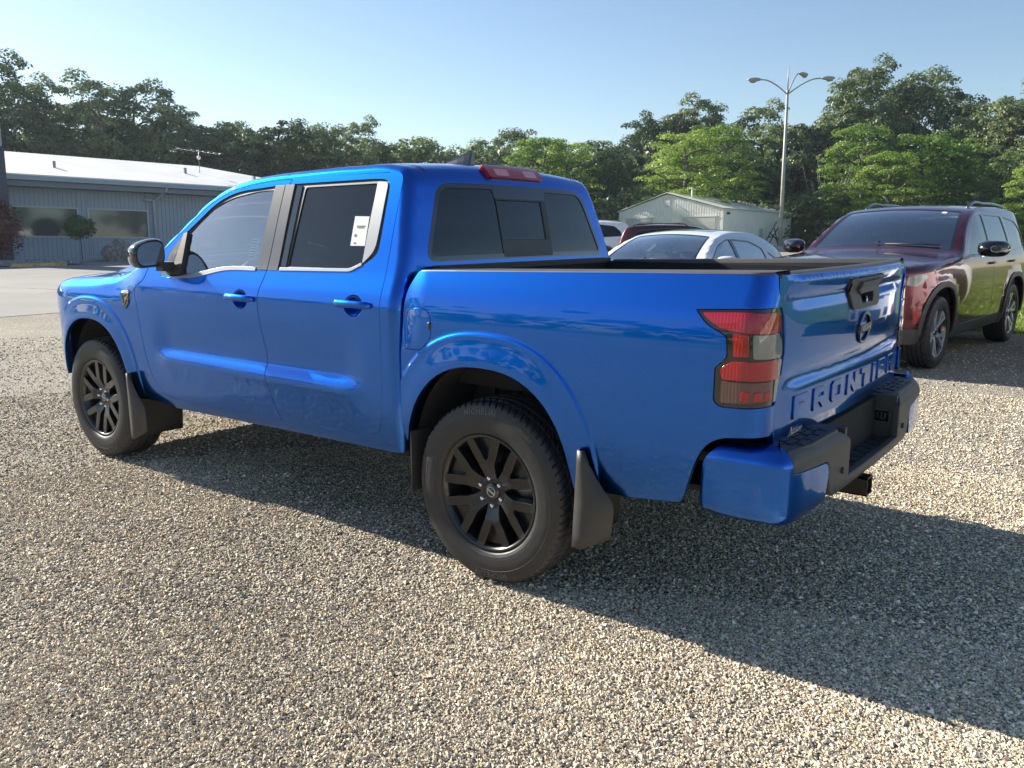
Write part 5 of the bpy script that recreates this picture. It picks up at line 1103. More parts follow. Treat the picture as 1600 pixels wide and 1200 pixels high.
V,F=join_np([box_np((-1.222,-.3615,.620),(-1.154,-.3598,.624)),box_np((-1.222,-.3615,.672),(-1.154,-.3598,.676)),box_np((-1.222,-.3615,.624),(-1.218,-.3598,.672)),box_np((-1.158,-.3615,.624),(-1.154,-.3598,.672)),box_np((-1.206,-.3615,.634),(-1.201,-.3598,.662)),box_np((-1.206,-.3615,.634),(-1.184,-.3598,.639)),box_np((-1.190,-.3615,.640),(-1.186,-.3598,.664)),box_np((-1.174,-.3615,.640),(-1.169,-.3598,.660))])
obj('step_mark',mesh_np('step_mark',V,F,[M_['steel']]),icon)
box('step_mark_plate',(-1.217,-.3618,.625),(-1.159,-.3608,.671),M_['gloss'],icon,bevel=0)
stc=box('centre_step',(-1.255,-.372,.535),(-1.13,.372,.553),M_['greyplastic'],bf,bevel=.006)
for r_ in range(4):
    for c in range(9):
        y0=-.345+c*.077+(.02 if r_%2 else 0)
        if y0+.062<.36: box('tread_block',(-1.248+r_*.029,y0,.552),(-1.226+r_*.029,y0+.062,.5575),M_['plastic'],stc,bevel=.0015)
box('plate_recess_back',(-1.13,-.37,.55),(-1.115,.37,.735),M_['plastic'],bf,bevel=.003)
pl=box('plate_holder',(-1.142,-.16,.575),(-1.131,.16,.70),M_['gloss'],bf,bevel=.003)
for y in (-.11,-.055,.0,.055,.11): box('plate_clip',(-1.146,y-.012,.694),(-1.138,y+.012,.702),M_['decal'],pl,bevel=.001)
for sg in (1,-1):
    bm_obj('plate_lamp',lambda bm:cube(bm,(-.012,-.03,-.008),(.012,.03,.008)),M_['clearlens'],bf,loc=(-1.135,.26*sg,.705),bevel=.003)
    P0=bump_map(np.array(q2 if sg>0 else BS[-1]-q2),np.array(.60));lathe('parking_sensor',[(-.004,.0),(-.004,.012),(.004,.012),(.006,.009),(.006,0)],M_['plastic'],bf,n=16,mw=Matrix.Translation(Vector(P0)+Vector((-.002,0,.0)))@Matrix.Rotation(PI/2,4,'Z'))
V,F=join_np([box_np((-1.25,-.038,.395),(-1.0,-.032,.470)),box_np((-1.25,.032,.395),(-1.0,.038,.470)),box_np((-1.25,-.038,.395),(-1.0,.038,.401)),box_np((-1.25,-.038,.464),(-1.0,.038,.470))])
obj('tow_hitch',mesh_np('tow_hitch',V,F,[M_['frame']]),truck)
box('hitch_crossbar',(-1.12,-.45,.40),(-1.04,.45,.47),M_['frame'],truck)
box('bumper_beam',(-1.16,-.86,.50),(-1.06,.86,.73),M_['under'],truck)
# ---- mud flaps
def flapmap(x0,y0,y1,bend):
    def f(a,b): # a across (0..1), b height
        return np.stack([x0-bend*(.60-b)*.35+0*a,y0+(y1-y0)*a,b],-1)
    return f
for sg in (1,-1):
    for nm,x0,z0,z1 in (('mud_flap',-.470,.272,.655),('mud_flap',2.735,.195,.60)):
        V=[];n=9
        zs=np.linspace(z0,z1,n)
        def prof(t):  # outward side outline sweeping back under the body
            return t
        # a curved rubber guard: face towards the tyre plus an outer skirt following the arch lip
        outer=[];
        for z in zs:
            k=(z1-z)/(z1-z0);xr=x0+.03*k-(0 if z>z1-.02 else 0)
            yb=.945 if nm else .94
            outer.append([(xr,.60,z),(xr,.80,z),(xr+.004,.930-.008*k,z),(xr-.004,.958-.018*k,z),(xr-.022-.02*min(1,k*2),.962-.020*k,z),(xr-.030-.135*min(1,k*1.9)**1.3+.02*max(0,k-.65),.952-.030*k,z+.06*k*k)])
        V=np.array(outer).reshape(-1,3);V[:,1]*=sg;m_=6
        F=np.array([(i*m_+j,i*m_+j+1,(i+1)*m_+j+1,(i+1)*m_+j) for i in range(n-1) for j in range(m_-1)])
        o=obj(nm,mesh_np(nm,V,F,[M_['plastic']],smooth=True),truck);md=o.modifiers.new('thickness','SOLIDIFY');md.thickness=.006;md.offset=0
    o=box('arch_splash_guard',(.405,min(.80*sg,.922*sg),.315),(.413,max(.80*sg,.922*sg),.585),M_['plastic'],truck,bevel=.006)
# ---- wheel wells, underbody, frame
cut=lambda P:P[P[:,1]>.44]
arch_liner('wheel_liner',cut(ARF),.84,.50,M_['liner'],truck);arch_liner('wheel_liner',cut(ARR),.86,.52,M_['liner'],truck)
def arch_lip(poly,mp,nm):
    for mr in (False,True):
        patch(nm,grow(poly[1:-1],.012),mp,B,truck,g=.03,holes=[grow(poly,-.001)],off=-.001,skirt=.03,mirror=mr,cen=(1,0,.9))
box('underbody',(-1.0,-.50,.46),(3.85,.50,.56),M_['under'],truck,bevel=0)
box('floor_pan',(.5,-.84,.44),(2.70,.84,.50),M_['under'],truck,bevel=0)
box('radiator_support',(3.62,-.70,.34),(3.88,.70,.9),M_['under'],truck,bevel=.02)
for sg in (1,-1):
    a,b_=sorted((.40*sg,.50*sg))
    box('frame_rail',(-1.1,a,.44),(3.8,b_,.60),M_['frame'],truck,bevel=.01)
    V=[];P=[(.75,.48*sg,.62),(.35,.50*sg,.45),(0,.50*sg,.40),(-.4,.50*sg,.47),(-.62,.50*sg,.60)]
    tube('leaf_spring',spline(P,6),.022,M_['frame'],truck)
    tube('shock_absorber',[(.20,.56*sg,.42),(.12,.52*sg,.80)],.028,M_['steel'],truck)
    for k in range(3): tube('brake_line',spline([(.36-.05*k,.52*sg,.88),(.20-.03*k,.525*sg,.84),(.10-.08*k,.53*sg,.89-.02*k),(-.12,.52*sg,.86-.03*k)],6),.006,M_['steel'],truck,n=6)
    box('bed_bracket',(.05,min(.50*sg,.54*sg),.76),(.22,max(.50*sg,.54*sg),.86),M_['frame'],truck,bevel=.006)
    box('bed_bracket',(.24,min(.49*sg,.55*sg),.60),(.29,max(.49*sg,.55*sg),.88),M_['frame'],truck,bevel=.006)
lathe('rear_axle',[(-.74,.045),(-.16,.05),(-.12,.12),(0,.15),(.12,.12),(.16,.05),(.74,.045)],M_['frame'],truck,n=20,loc=(0,0,.385))
tube('exhaust',spline([(2.4,-.30,.42),(1.0,-.30,.40),(.5,-.55,.42),(-.5,-.62,.45),(-.95,-.72,.40)],6),.03,M_['steel'],truck)
# ---- inside the cab
inn=lambda x,z:cab_y(x,z)-.07
trimout=np.array(rp([(2.45,.55),(2.45,1.16),(2.20,1.40),(1.95,1.585),(1.7,1.64),(.66,1.65),(.62,1.3),(.62,.55)],.03))
patch('door_trim',trimout,side(inn),M_['seat'],truck,g=.2,holes=[grow(fg,-.0),grow(rg,0)],skirt=.02,both=True,cen=(1.4,0,.9))
patch('headliner',strip_poly(TS,TS.at(1.84,1.695),TS.at(.60,1.728),lambda u:TS.yedge(u)-.02),TS.map,M_['lining'],truck,g=.15,off=-.035,skirt=0,cen=(1.3,0,1.0))
def seat(x,y,w=.50,rear=False):
    s_=empty('rear_seat' if rear else 'front_seat',(x,y,0),parent=truck)
    box('seat_cushion',(-.25,-w/2,.60),(.27,w/2,.78),M_['seat'],s_,bevel=.05,seg=3)
    def bk(bm):
        cube(bm,(-.06,-w/2+.01,0),(.06,w/2-.01,.60))
        bmesh.ops.rotate(bm,verts=bm.verts,cent=(0,0,0),matrix=Matrix.Rotation(-.30,3,'Y'))
    bm_obj('seat_back',bk,M_['seat'],s_,bevel=.045,loc=(-.22,0,.72),seg=3)
    if not rear:
        box('headrest',(-.475,-.13,1.325),(-.385,.13,1.50),M_['seat'],s_,bevel=.035,seg=3)
    else:
        for yy in (-.38,.38): box('headrest',(-.44,yy-.12,1.30),(-.37,yy+.12,1.44),M_['seat'],s_,bevel=.03,seg=3)
seat(1.72,.38);seat(1.72,-.38);seat(.98,0,1.36,True)
def dash(bm):
    pts=[(2.08,.85),(2.02,1.02),(2.06,1.13),(2.16,1.185),(2.30,1.19),(2.50,1.15),(2.50,.85)];a=[bm.verts.new((x,-.78,z)) for x,z in pts];b_=[bm.verts.new((x,.78,z)) for x,z in pts]
    bm.faces.new(a);bm.faces.new(b_[::-1]);n=len(pts)
    for i in range(n): bm.faces.new((a[i],a[(i+1)%n],b_[(i+1)%n],b_[i]))
bm_obj('dashboard',dash,M_['dash'],truck,bevel=.02)
sw=empty('steering_wheel',(1.93,.38,1.10),parent=truck);sw.rotation_euler=(0,math.radians(-66),0)
tt=np.linspace(0,2*PI,41);V,F=grid_np(lambda t,a:np.stack([(.18+.014*np.cos(a))*np.cos(t),(.18+.014*np.cos(a))*np.sin(t),.014*np.sin(a)],-1),tt,np.linspace(0,2*PI,9))
obj('wheel_rim',mesh_np('wheel_rim',V,F,[M_['plastic']],smooth=True),sw)
box('wheel_hub',(-.06,-.07,-.03),(.06,.07,.02),M_['plastic'],sw,bevel=.02)
for a in (0,PI,-PI/2): tube('wheel_spoke',[(0,0,0),(.17*math.sin(a+PI/2),.17*math.cos(a+PI/2),0)],.014,M_['plastic'],sw)
tube('instrument_hood',spline([(2.08,.60,1.16),(2.08,.52,1.235),(2.08,.38,1.25),(2.08,.24,1.235),(2.08,.16,1.16)],5),.03,M_['dash'],truck)
# window paperwork: white sheet inside the left rear door glass, faint print
sh=patch('window_sticker',[(.868,1.507),(.772,1.505),(.765,1.374),(.861,1.374)],cab_map,M_['paper'],rdo[0],g=.06,off=-.0095,skirt=0,cen=(1.4,0,.9))
for z,a,b_,h in ((1.462,.843,.786,.002),(1.455,.838,.790,.002),(1.386,.842,.826,.003),(1.420,.846,.832,.006)):
    patch('print_line',[(a,z+h),(b_,z+h),(b_,z-h),(a,z-h)],cab_map,M_['ink'],sh,g=.05,off=-.0085,skirt=0,cen=(1.4,0,.9))
sh=patch('price_sheet',[(1.62,1.385),(1.555,1.388),(1.56,1.275),(1.625,1.27)],side(inn),mat('tinted_paper',(.55,.66,.66),.8),fdo[0],g=.06,off=.05,skirt=0,cen=(1.4,0,.9))
for k in range(7):
    z=1.372-k*.0135;patch('print_line',[(1.612,z+.002),(1.570,z+.002),(1.570,z-.002),(1.612,z-.002)],side(inn),M_['ink'],sh,g=.05,off=.052,skirt=0,cen=(1.4,0,.9))
# ---- wheels
def truck_wheel_parts(root):
    V,F=tyre_np();tm=mesh_np('tyre',V,F,[M_['rubber']],smooth=False)
    t=obj('tyre',tm,root)
    # raised name round the sidewall and the wide mould band
    def arc(txt,rad,size,mid,dirn,hgt=.0012):
        P=[];Fs=[];n0=0;W=sum(text_np(c,1)[0][:,0].max()-text_np(c,1)[0][:,0].min()+.14 for c in txt)*size;a=mid+W/2/rad*dirn
        for c in txt:
            Vt,Ft=text_np(c,1,0.035,.5);x0=Vt[:,0].min();w=Vt[:,0].max()-x0
            ang=a-dirn*((Vt[:,0]-x0)*size)/rad;r_=rad+dirn*Vt[:,1]*size*1.0
            y=np.interp(r_,[.30,.318,.340,.359,.373],[.1325,.1325,.1297,.1240,.115])+np.where(Vt[:,2]>0,hgt,-.002)
            P.append(np.stack([-r_*np.cos(ang),y,r_*np.sin(ang)],-1));Fs+=[tuple(n0+i for i in f) for f in Ft];n0+=len(Vt);a-=dirn*(w+.14)*size/rad
        return np.concatenate(P),Fs
    for txt,rad,size,mid,dn in (('MICHELIN',.3435,.033,PI*.50+.10,1),('265/60R18',.3435,.014,PI*.5-.62,1),('MICHELIN',.3435,.033,-PI*.5+.10,1),('DEFENDER',.3435,.015,PI*1.0,1)):
        P,Fs=arc(txt,rad,size,mid,dn,.0018);me=bpy.data.meshes.new('sidewall_lettering');me.from_pydata([tuple(p) for p in P],[],Fs);me.materials.append(M_['rubber_lit']);obj('sidewall_lettering',me,root)
    lathe('sidewall_ring',[(.1290,.3235),(.1325,.3245),(.1325,.3265),(.1290,.3275)],M_['rubber'],root,n=96)
    lathe('rim_barrel',[(.112,.243),(.118,.247),(.121,.243),(.117,.234),(.100,.226),(.05,.215),(-.08,.205),(-.11,.235),(-.115,.243)],M_['rim'],root,n=72)
    lathe('wheel_back',[(-.02,.0),(-.02,.10),(-.03,.20),(-.05,.21)],M_['under'],root,n=36)
    lathe('brake_disc',[(.028,.06),(.03,.165),(.014,.168),(.012,.06)],M_['steel'],root,n=48)
    box('brake_caliper',(-.16,-.01,.06),(-.10,.05,.16),M_['frame'],root,bevel=.01)
    yf=lambda r:np.interp(r,[0,.052,.075,.12,.19,.225,.236],[.078,.078,.088,.104,.110,.112,.116])
    fm=face_map(yf)
    sp=[]
    for k in range(6):
        A=90+k*60-7
        def Q(r,w,dd): # point at radius r, lateral offset w, from a spoke axis turned dd
            a=math.radians(A+dd);return (r*math.cos(a)-w*math.sin(a),r*math.sin(a)+w*math.cos(a))
        pol=[Q(.048,.026,0),Q(.085,.030,0),Q(.118,.038,0),Q(.165,.034,9),Q(.233,.020,16.5),Q(.235,-.004,14.5),Q(.168,-.006,9.5),Q(.138,.010,0),Q(.132,0,0),Q(.138,-.010,0),Q(.168,.006,-9.5),Q(.235,.004,-14.5),Q(.233,-.020,-16.5),Q(.165,-.034,-9),Q(.118,-.038,0),Q(.085,-.030,0),Q(.048,-.026,0)]
        win=[Q(.150,.009,3),Q(.152,.0,0),Q(.150,-.009,-3)]
        patch('wheel_spoke',pol,fm,M_['rim'],root,g=.016,skirt=.040,bev=.0035,cen=(0,-1,0))
        # raised rib on the stem
        patch('spoke_web',[Q(.138,.018,2),Q(.138,-.018,-2),Q(.228,-.030,-6),Q(.228,.030,6)],face_map(lambda r:yf(r)-.030),M_['rim'],root,g=.03,skirt=.01,cen=(0,-1,0))
    th=np.linspace(0,2*PI,36,endpoint=False)
    patch('wheel_hub',np.stack([.060*np.cos(th),.060*np.sin(th)],-1),fm,M_['rim'],root,g=.02,skirt=.04,bev=.003,cen=(0,-1,0))
    cp=lathe('centre_cap',[(.078,.036),(.086,.034),(.090,.028),(.091,0)],M_['gloss'],root,n=32)
    V,F=grid_np(lambda t,a:np.stack([(.020+.0016*np.cos(a))*np.cos(t),.0915+.0012*np.sin(a),(.020+.0016*np.cos(a))*np.sin(t)],-1),np.linspace(0,2*PI,25),np.linspace(0,2*PI,7));V2,F2=box_np((-.022,.0905,-.003),(.022,.0925,.003))
    ca,sa_=math.cos(.5),math.sin(.5);V2=np.stack([V2[:,0]*ca-V2[:,2]*sa_,V2[:,1],V2[:,0]*sa_+V2[:,2]*ca],-1)
    Vj,Fj=join_np([(V,F),(V2,F2)]);obj('cap_emblem',mesh_np('cap_emblem',Vj,Fj,[M_['alloy']]),root)
    for k in range(6):
        a=math.radians(60*k+22);lathe('lug_nut',[(.074,.0095),(.098,.0095),(.101,.007),(.102,0)],M_['chrome'],root,n=6,mw=Matrix.Translation((.0575*math.cos(a),0,.0575*math.sin(a))))
M_['rubber_lit']=mat('raised_tyre_lettering_lit',(.085,.083,.08),.45)  # letters paler than the black rubber: their relief shading put into the colour
w0=empty('wheel',(0,.785,.383),parent=truck);truck_wheel_parts(w0)
def wheel_copy(root,parent,loc,rz,spin=0,steer=0):
    c=root.copy();COL.objects.link(c);c.parent=parent;c.location=loc;c.rotation_euler=(0,0,rz)
    c.rotation_mode='XYZ';c.matrix_local=Matrix.Translation(loc)@Matrix.Rotation(rz,4,'Z')@Matrix.Rotation(spin,4,'Y')
    for ch in root.children: d=ch.copy();COL.objects.link(d);d.parent=c
    return c
wheel_copy(w0,truck,(3.2,.785,.383),0,math.radians(14));wheel_copy(w0,truck,(0,-.785,.383),PI,1.0);wheel_copy(w0,truck,(3.2,-.785,.383),PI,.4)
# ------------------------------------------------------------------ the other cars on the lot
def alloy_wheel(root,R=.385,W=.255,rim=.262,style='bright',n=5):
    V,F=tyre_np(R,W,rim,N=150,pat=5);obj('tyre',mesh_np('tyre',V,F,[M_['rubber']]),root)
    h=W/2;m=M_['alloy'] if style=='bright' else M_['rim']
    lathe('rim_barrel',[(h-.02,rim),(h-.012,rim+.004),(h-.010,rim),(h-.018,rim-.012),(h-.07,rim-.02),(-h+.02,rim-.02),(-h+.01,rim)],M_['darkchrome'],root,n=64)
    lathe('wheel_back',[(-.02,0),(-.02,.10),(-.05,rim-.03)],M_['under'],root,n=24)
    lathe('brake_disc',[(.02,.06),(.022,.17),(.006,.172)],M_['steel'],root,n=32)
    yf=lambda r:np.interp(r,[0,.05,.10,rim-.02,rim],[h-.055,h-.05,h-.035,h-.020,h-.016]);fm=face_map(yf)
    for k in range(n):
        A=90+k*360/n
        def Q(r,w,dd):
            a=math.radians(A+dd);return (r*math.cos(a)-w*math.sin(a),r*math.sin(a)+w*math.cos(a))
        pol=[Q(.045,.026,0),Q(.11,.022,0),Q(rim-.008,.052,4),Q(rim-.004,.045,0),Q(rim-.004,-.045,0),Q(rim-.008,-.052,-4),Q(.11,-.022,0),Q(.045,-.026,0)]
        win=[Q(.135,.006,0),Q(rim-.030,.030,0),Q(rim-.030,-.030,0),Q(.135,-.006,0)]
        s_=patch('wheel_spoke',pol,fm,m,root,g=.02,skirt=.03,bev=.003,cen=(0,-1,0),holes=[win])
        patch('spoke_pocket',grow(win,.002),face_map(lambda r:yf(r)-.014),M_['darkchrome'],root,g=.04,skirt=0,cen=(0,-1,0))
    lathe('centre_cap',[(h-.055,.052),(h-.045,.052),(h-.036,.036),(h-.034,0)],M_['darkchrome'],root,n=24)
    for k in range(5):
        a=2*PI*k/5+.6;lathe('lug_nut',[(h-.05,.009),(h-.038,.009),(h-.036,0)],M_['chrome'],root,n=6,mw=Matrix.Translation((.043*math.cos(a),0,.043*math.sin(a))))
def car(name,label,cat,S,paintm,loc,rz,group=None):
    root=empty(name,(0,0,0));tag(root,label,cat,group)
    Y=S['Y'];SH=Shell(S['rows'],Y,10);mp=side(Y);cen=S.get('cen',(1.3,0,.7));wb=S['wb']
    ra,rb,rz_=S['arch'];arches=[arch_poly(cx,ra,rb,S['R'],p=2.6,lo=.1,n=30) for cx in (0,wb)]
    INSX=SH.inset_between(SH.u[0],SH.u[-1],.003)
    ub0,ub1=SH.at(*S['side_from']),SH.at(*S['side_to'])
    ins=SH.inset_between(ub0,ub1);bottom=S['bottom']
    out=np.concatenate([ins,np.array(bottom,float)])
    clz=S.get('clad')
    doors=[rp(d,.03) for d in S['doors']];wins=[rp(w,.02) for w in S['windows']]
    patch('body_side',out,mp,paintm,root,g=.07,holes=arches+[grow(d,.004) for d in doors]+[grow(w,.014) for w in wins[len(doors):]],seam=INSX,skirt=.02,both=True,cen=cen)
    for d,w in zip(doors,wins):
        for o,mr in zip(patch('door',d,mp,paintm,root,g=.07,holes=[grow(w,.014)],skirt=.015,both=True,cen=cen),(False,True)):
            patch('window',grow(w,.0),mp,S['glassm'],o,g=.09,off=-.008,skirt=0,mirror=mr,cen=cen)
            patch('window_trim',grow(w,.015),mp,S['trimm'],o,g=.08,off=-.001,skirt=.006,holes=[grow(w,-.004)],mirror=mr,cen=cen)
            hx=d[:,0].min()+.13;hz=S['handle_z'];yy=float(Y(np.array(hx),np.array(hz)))
            P=spline([(hx+.09,yy-.003,hz-.004),(hx+.07,yy+.022,hz),(hx,yy+.032,hz+.004),(hx-.07,yy+.022,hz+.004),(hx-.09,yy-.003,hz)],4);V,F,T=tube_np(P,.014,8)
            if mr: V=V*[1,-1,1];F=F[:,::-1];T=T[:,::-1]
            obj('door_handle',mesh_np('door_handle',V,[F,T],[paintm],smooth=True),o)
    for w in wins[len(doors):]:
        for mr in (False,True):
            o=patch('quarter_window',w,mp,S['glassm'],root,g=.09,off=-.008,skirt=0,mirror=mr,cen=cen)
            patch('window_trim',grow(w,.015),mp,S['trimm'],o,g=.08,off=-.001,skirt=.006,holes=[grow(w,-.004)],mirror=mr,cen=cen)
    # pillar blackout between the panes
    for pl in S.get('pillars',[]): patch('pillar_cover',rp(pl,.01),mp,M_['gloss'],root,g=.08,off=.001,skirt=.004,both=True,cen=cen)
    if clz:
        for nm,pol,of in clz: patch(nm,rp(pol,.02) if len(pol)<14 else np.array(pol),mp,M_['greyplastic'],root,g=.05,off=of,skirt=.012,holes=arches,both=True,cen=cen)
        for cx in (0,wb):
            a1=arch_poly(cx,ra+.055,rb+.055,S['R'],p=2.6,n=34);a1=a1[a1[:,1]>bottom[0][1]-.0+.02]
            patch('arch_moulding',a1,mp,M_['greyplastic'],root,g=.04,off=.010,skirt=.014,holes=[arch_poly(cx,ra,rb,S['R'],p=2.6,lo=.05,n=30)],both=True,cen=cen)
    for cx,ap in zip((0,wb),arches):
        c_=ap[ap[:,1]>S['R']*.95];arch_liner('wheel_liner',c_,float(Y(np.array(cx),np.array(.7)))-.06,.52,M_['liner'],root)
    # wrap-round surfaces
    uw=[SH.at(*p) for p in S['windshield']];wv=S['ws_v'];ws_=rp([(uw[0],wv[0]),(uw[1],wv[1]),(uw[1],-wv[1]),(uw[0],-wv[0])],.06)
    ur=[SH.at(*p) for p in S['backlight']];rv=S['bl_v'];bl_=rp([(ur[0],rv[0]),(ur[1],rv[1]),(ur[1],-rv[1]),(ur[0],-rv[0])],.06)
    uh=[SH.at(*p) for p in S['hood']];hv=S['hood_v'];us=np.linspace(uh[0],uh[1],14);hw=np.interp(us,uh,hv);hood_=np.concatenate([np.stack([us,hw],-1),np.stack([us[::-1],-hw[::-1]],-1)])
    fr=[];
    for nm,p0,p1,v0,v1,mm,of in S['front']:
        a,b=SH.at(*p0),SH.at(*p1);fr.append((nm,rp([(a,v1),(b,v1),(b,v0),(a,v0)],.02) if v0!=-v1 else rp([(a,v1),(b,v1),(b,-v1),(a,-v1)],.03),mm,of,v0!=-v1))
    us=np.linspace(SH.u[0],SH.u[-1],140);vm=SH.vmax(us)+.0012;full=np.concatenate([np.stack([us,vm],-1),np.stack([us[::-1],-vm[::-1]],-1)])
    patch('body_shell',full,SH.map,paintm,root,g=.07,gy=.05,holes=[ws_,bl_,grow(hood_,.004)],skirt=0,cen=cen)
    patch('hood',hood_,SH.map,paintm,root,g=.07,gy=.06,skirt=.02,cen=cen)
    patch('windshield',grow(ws_,.01),SH.map,M_['glass'],root,g=.1,off=-.005,skirt=0,cen=cen)
    patch('windshield_surround',grow(ws_,.003),SH.map,M_['gloss'],root,g=.1,off=-.003,skirt=0,holes=[grow(ws_,-.03)],cen=cen)
    for s_ in (1,-1):
        c0=SH.map(np.array(uw[0]+.02),np.array(s_*.05+.02));c1=SH.map(np.array(uw[0]+.06),np.array(s_*.05+.60*1 if s_>0 else .0))
        tube('wiper',[c0+[0,0,.015],(c0+c1)/2+[0,0,.025],c1+[0,0,.02]],.008,M_['plastic'],root,n=5)
    patch('rear_window',grow(bl_,.006),SH.map,M_['privacy'],root,g=.1,off=-.003,skirt=.004,cen=cen)
    for nm,pol,mm,of,tw in fr:
        patch(nm,pol,SH.map,mm,root,g=.05,off=of,skirt=.012,cen=cen)
        if tw: patch(nm,pol*[1,-1],SH.map,mm,root,g=.05,off=of,skirt=.012,cen=cen)
    # mirrors
    mx,mz=S['mirror'];my=float(Y(np.array(mx),np.array(mz-.12)))
    for sg in (1,-1):
        mr=empty('door_mirror',(mx,my*sg,mz),parent=root);mr.scale=(S.get('ms',1),)*3
        N=20;th=np.linspace(0,2*PI,N,endpoint=False);secs=[]
        for sc,dx in ((.9,-.03),(1,-.015),(1.02,.02),(.95,.07),(.7,.11),(.3,.13),(.02,.135)):
            c,s_=np.cos(th),np.sin(th);k=(np.abs(c)**3+np.abs(s_)**3)**(-1/3);secs.append(np.stack([np.full(N,dx)-.25*(.12*k*c+.16-.1),(.12*sc*k*c+.17)*sg,.072*sc*k*s_+.03],-1))
        V=np.concatenate(secs);K=len(secs);F=np.array([(i*N+j,i*N+(j+1)%N,(i+1)*N+(j+1)%N,(i+1)*N+j) for i in range(K-1) for j in range(N)])
        obj('mirror_housing',mesh_np('mirror_housing',V,F if sg<0 else F[:,::-1],[S['mirrorm'] or paintm],smooth=True),mr)
        me=bpy.data.meshes.new('mirror_glass');me.from_pydata([tuple(p*np.array([1,1,1])-np.array([0,0,0])) for p in secs[0]],[],[list(range(N))]);me.materials.append(M_['mirror']);obj('mirror_glass',me,mr)
        a,b=sorted((-.03*sg,.09*sg));box('mirror_foot',(-.03,a,-.045),(.05,b,-.022),M_['chrome'] if S.get('rails') else M_['gloss'],mr,bevel=.006)
    if S.get('rails'):
        for sg in (1,-1):
            P=spline([(1.10,.60*sg,1.705),(1.0,.605*sg,1.748),(.5,.61*sg,1.772),(-.2,.605*sg,1.766),(-.5,.595*sg,1.74),(-.62,.585*sg,1.70)],6);tube('roof_rail',P,.016,M_['darkchrome'],root,n=8)
    # lower body, interior
    L0,L1=bottom[0][0],bottom[-1][0]
    box('underbody',(min(L0,L1)+.1,-.55,.22),(max(L0,L1)-.1,.55,.34),M_['under'],root,bevel=0)
    box('floor_pan',(.45,-.80,.24),(wb-.45,.80,.34),M_['under'],root,bevel=0)
    zs=S['seat_z'];
    for (sx,sy,w) in ((wb-1.42,.37,.5),(wb-1.42,-.37,.5),(wb-2.3,0,1.3)):
        V,F=join_np([box_np((sx-.25,sy-w/2,zs-.15),(sx+.25,sy+w/2,zs)),box_np((sx-.36,sy-w/2,zs),(sx-.22,sy+w/2,zs+.55)),box_np((sx-.36,sy-.13,zs+.60),(sx-.26,sy+.13,zs+.76))])
        V[:,0]-=.30*np.clip(V[:,2]-zs,0,1);obj('seat',mesh_np('seat',V,F,[M_['seat']]),root)
    dx=S['dash'];box('dashboard',(dx[0],-.72,zs),(dx[1],.72,dx[2]),M_['dash'],root,bevel=.05,seg=3)
    V,F=grid_np(lambda t,a:np.stack([(.18+.013*np.cos(a))*np.cos(t),(.18+.013*np.cos(a))*np.sin(t),.013*np.sin(a)],-1),np.linspace(0,2*PI,31),np.linspace(0,2*PI,7))
    o=obj('steering_wheel',mesh_np('steering_wheel',V,F,[M_['plastic']],smooth=True),root);o.location=(dx[0]-.10,.37,dx[2]-.06);o.rotation_euler=(0,math.radians(-66),0)
    box('interior_mirror',(S['im'][0]-.02,-.12,S['im'][1]-.03),(S['im'][0]+.02,.12,S['im'][1]+.03),M_['gloss'],root,bevel=.015)
    patch('door_lining',rp([(wb-.9,.40),(wb-.9,S['belt']-.01),(-.3,S['belt']),(-.3,.40)],.05),side(lambda x,z:Y(x,z)-.08),M_['seat'],root,g=.3,skirt=0,both=True,cen=cen)
    ro=[SH.at(*S['roof'][0]),SH.at(*S['roof'][1])];us=np.linspace(*ro,8);patch('headliner',np.concatenate([np.stack([us,SH.yedge(us)],-1),np.stack([us[::-1],-SH.yedge(us[::-1])],-1)]),SH.map,M_['lining'],root,g=.3,off=-.04,skirt=0,cen=cen)
    if S.get('extra'): S['extra'](root,SH,mp,cen,paintm)
    # wheels
    w=empty('wheel',(0,S['track'],S['R']-.003),parent=root);alloy_wheel(w,S['R'],S['tw'],S['rim'],n=5)
    for p,r_,sp in (((wb,S['track'],S['R']-.003),0,.5),((0,-S['track'],S['R']-.003),PI,.2),((wb,-S['track'],S['R']-.003),PI,.9)): wheel_copy(w,root,p,r_,sp)
    root.location=loc;root.rotation_euler=(0,0,rz);return root
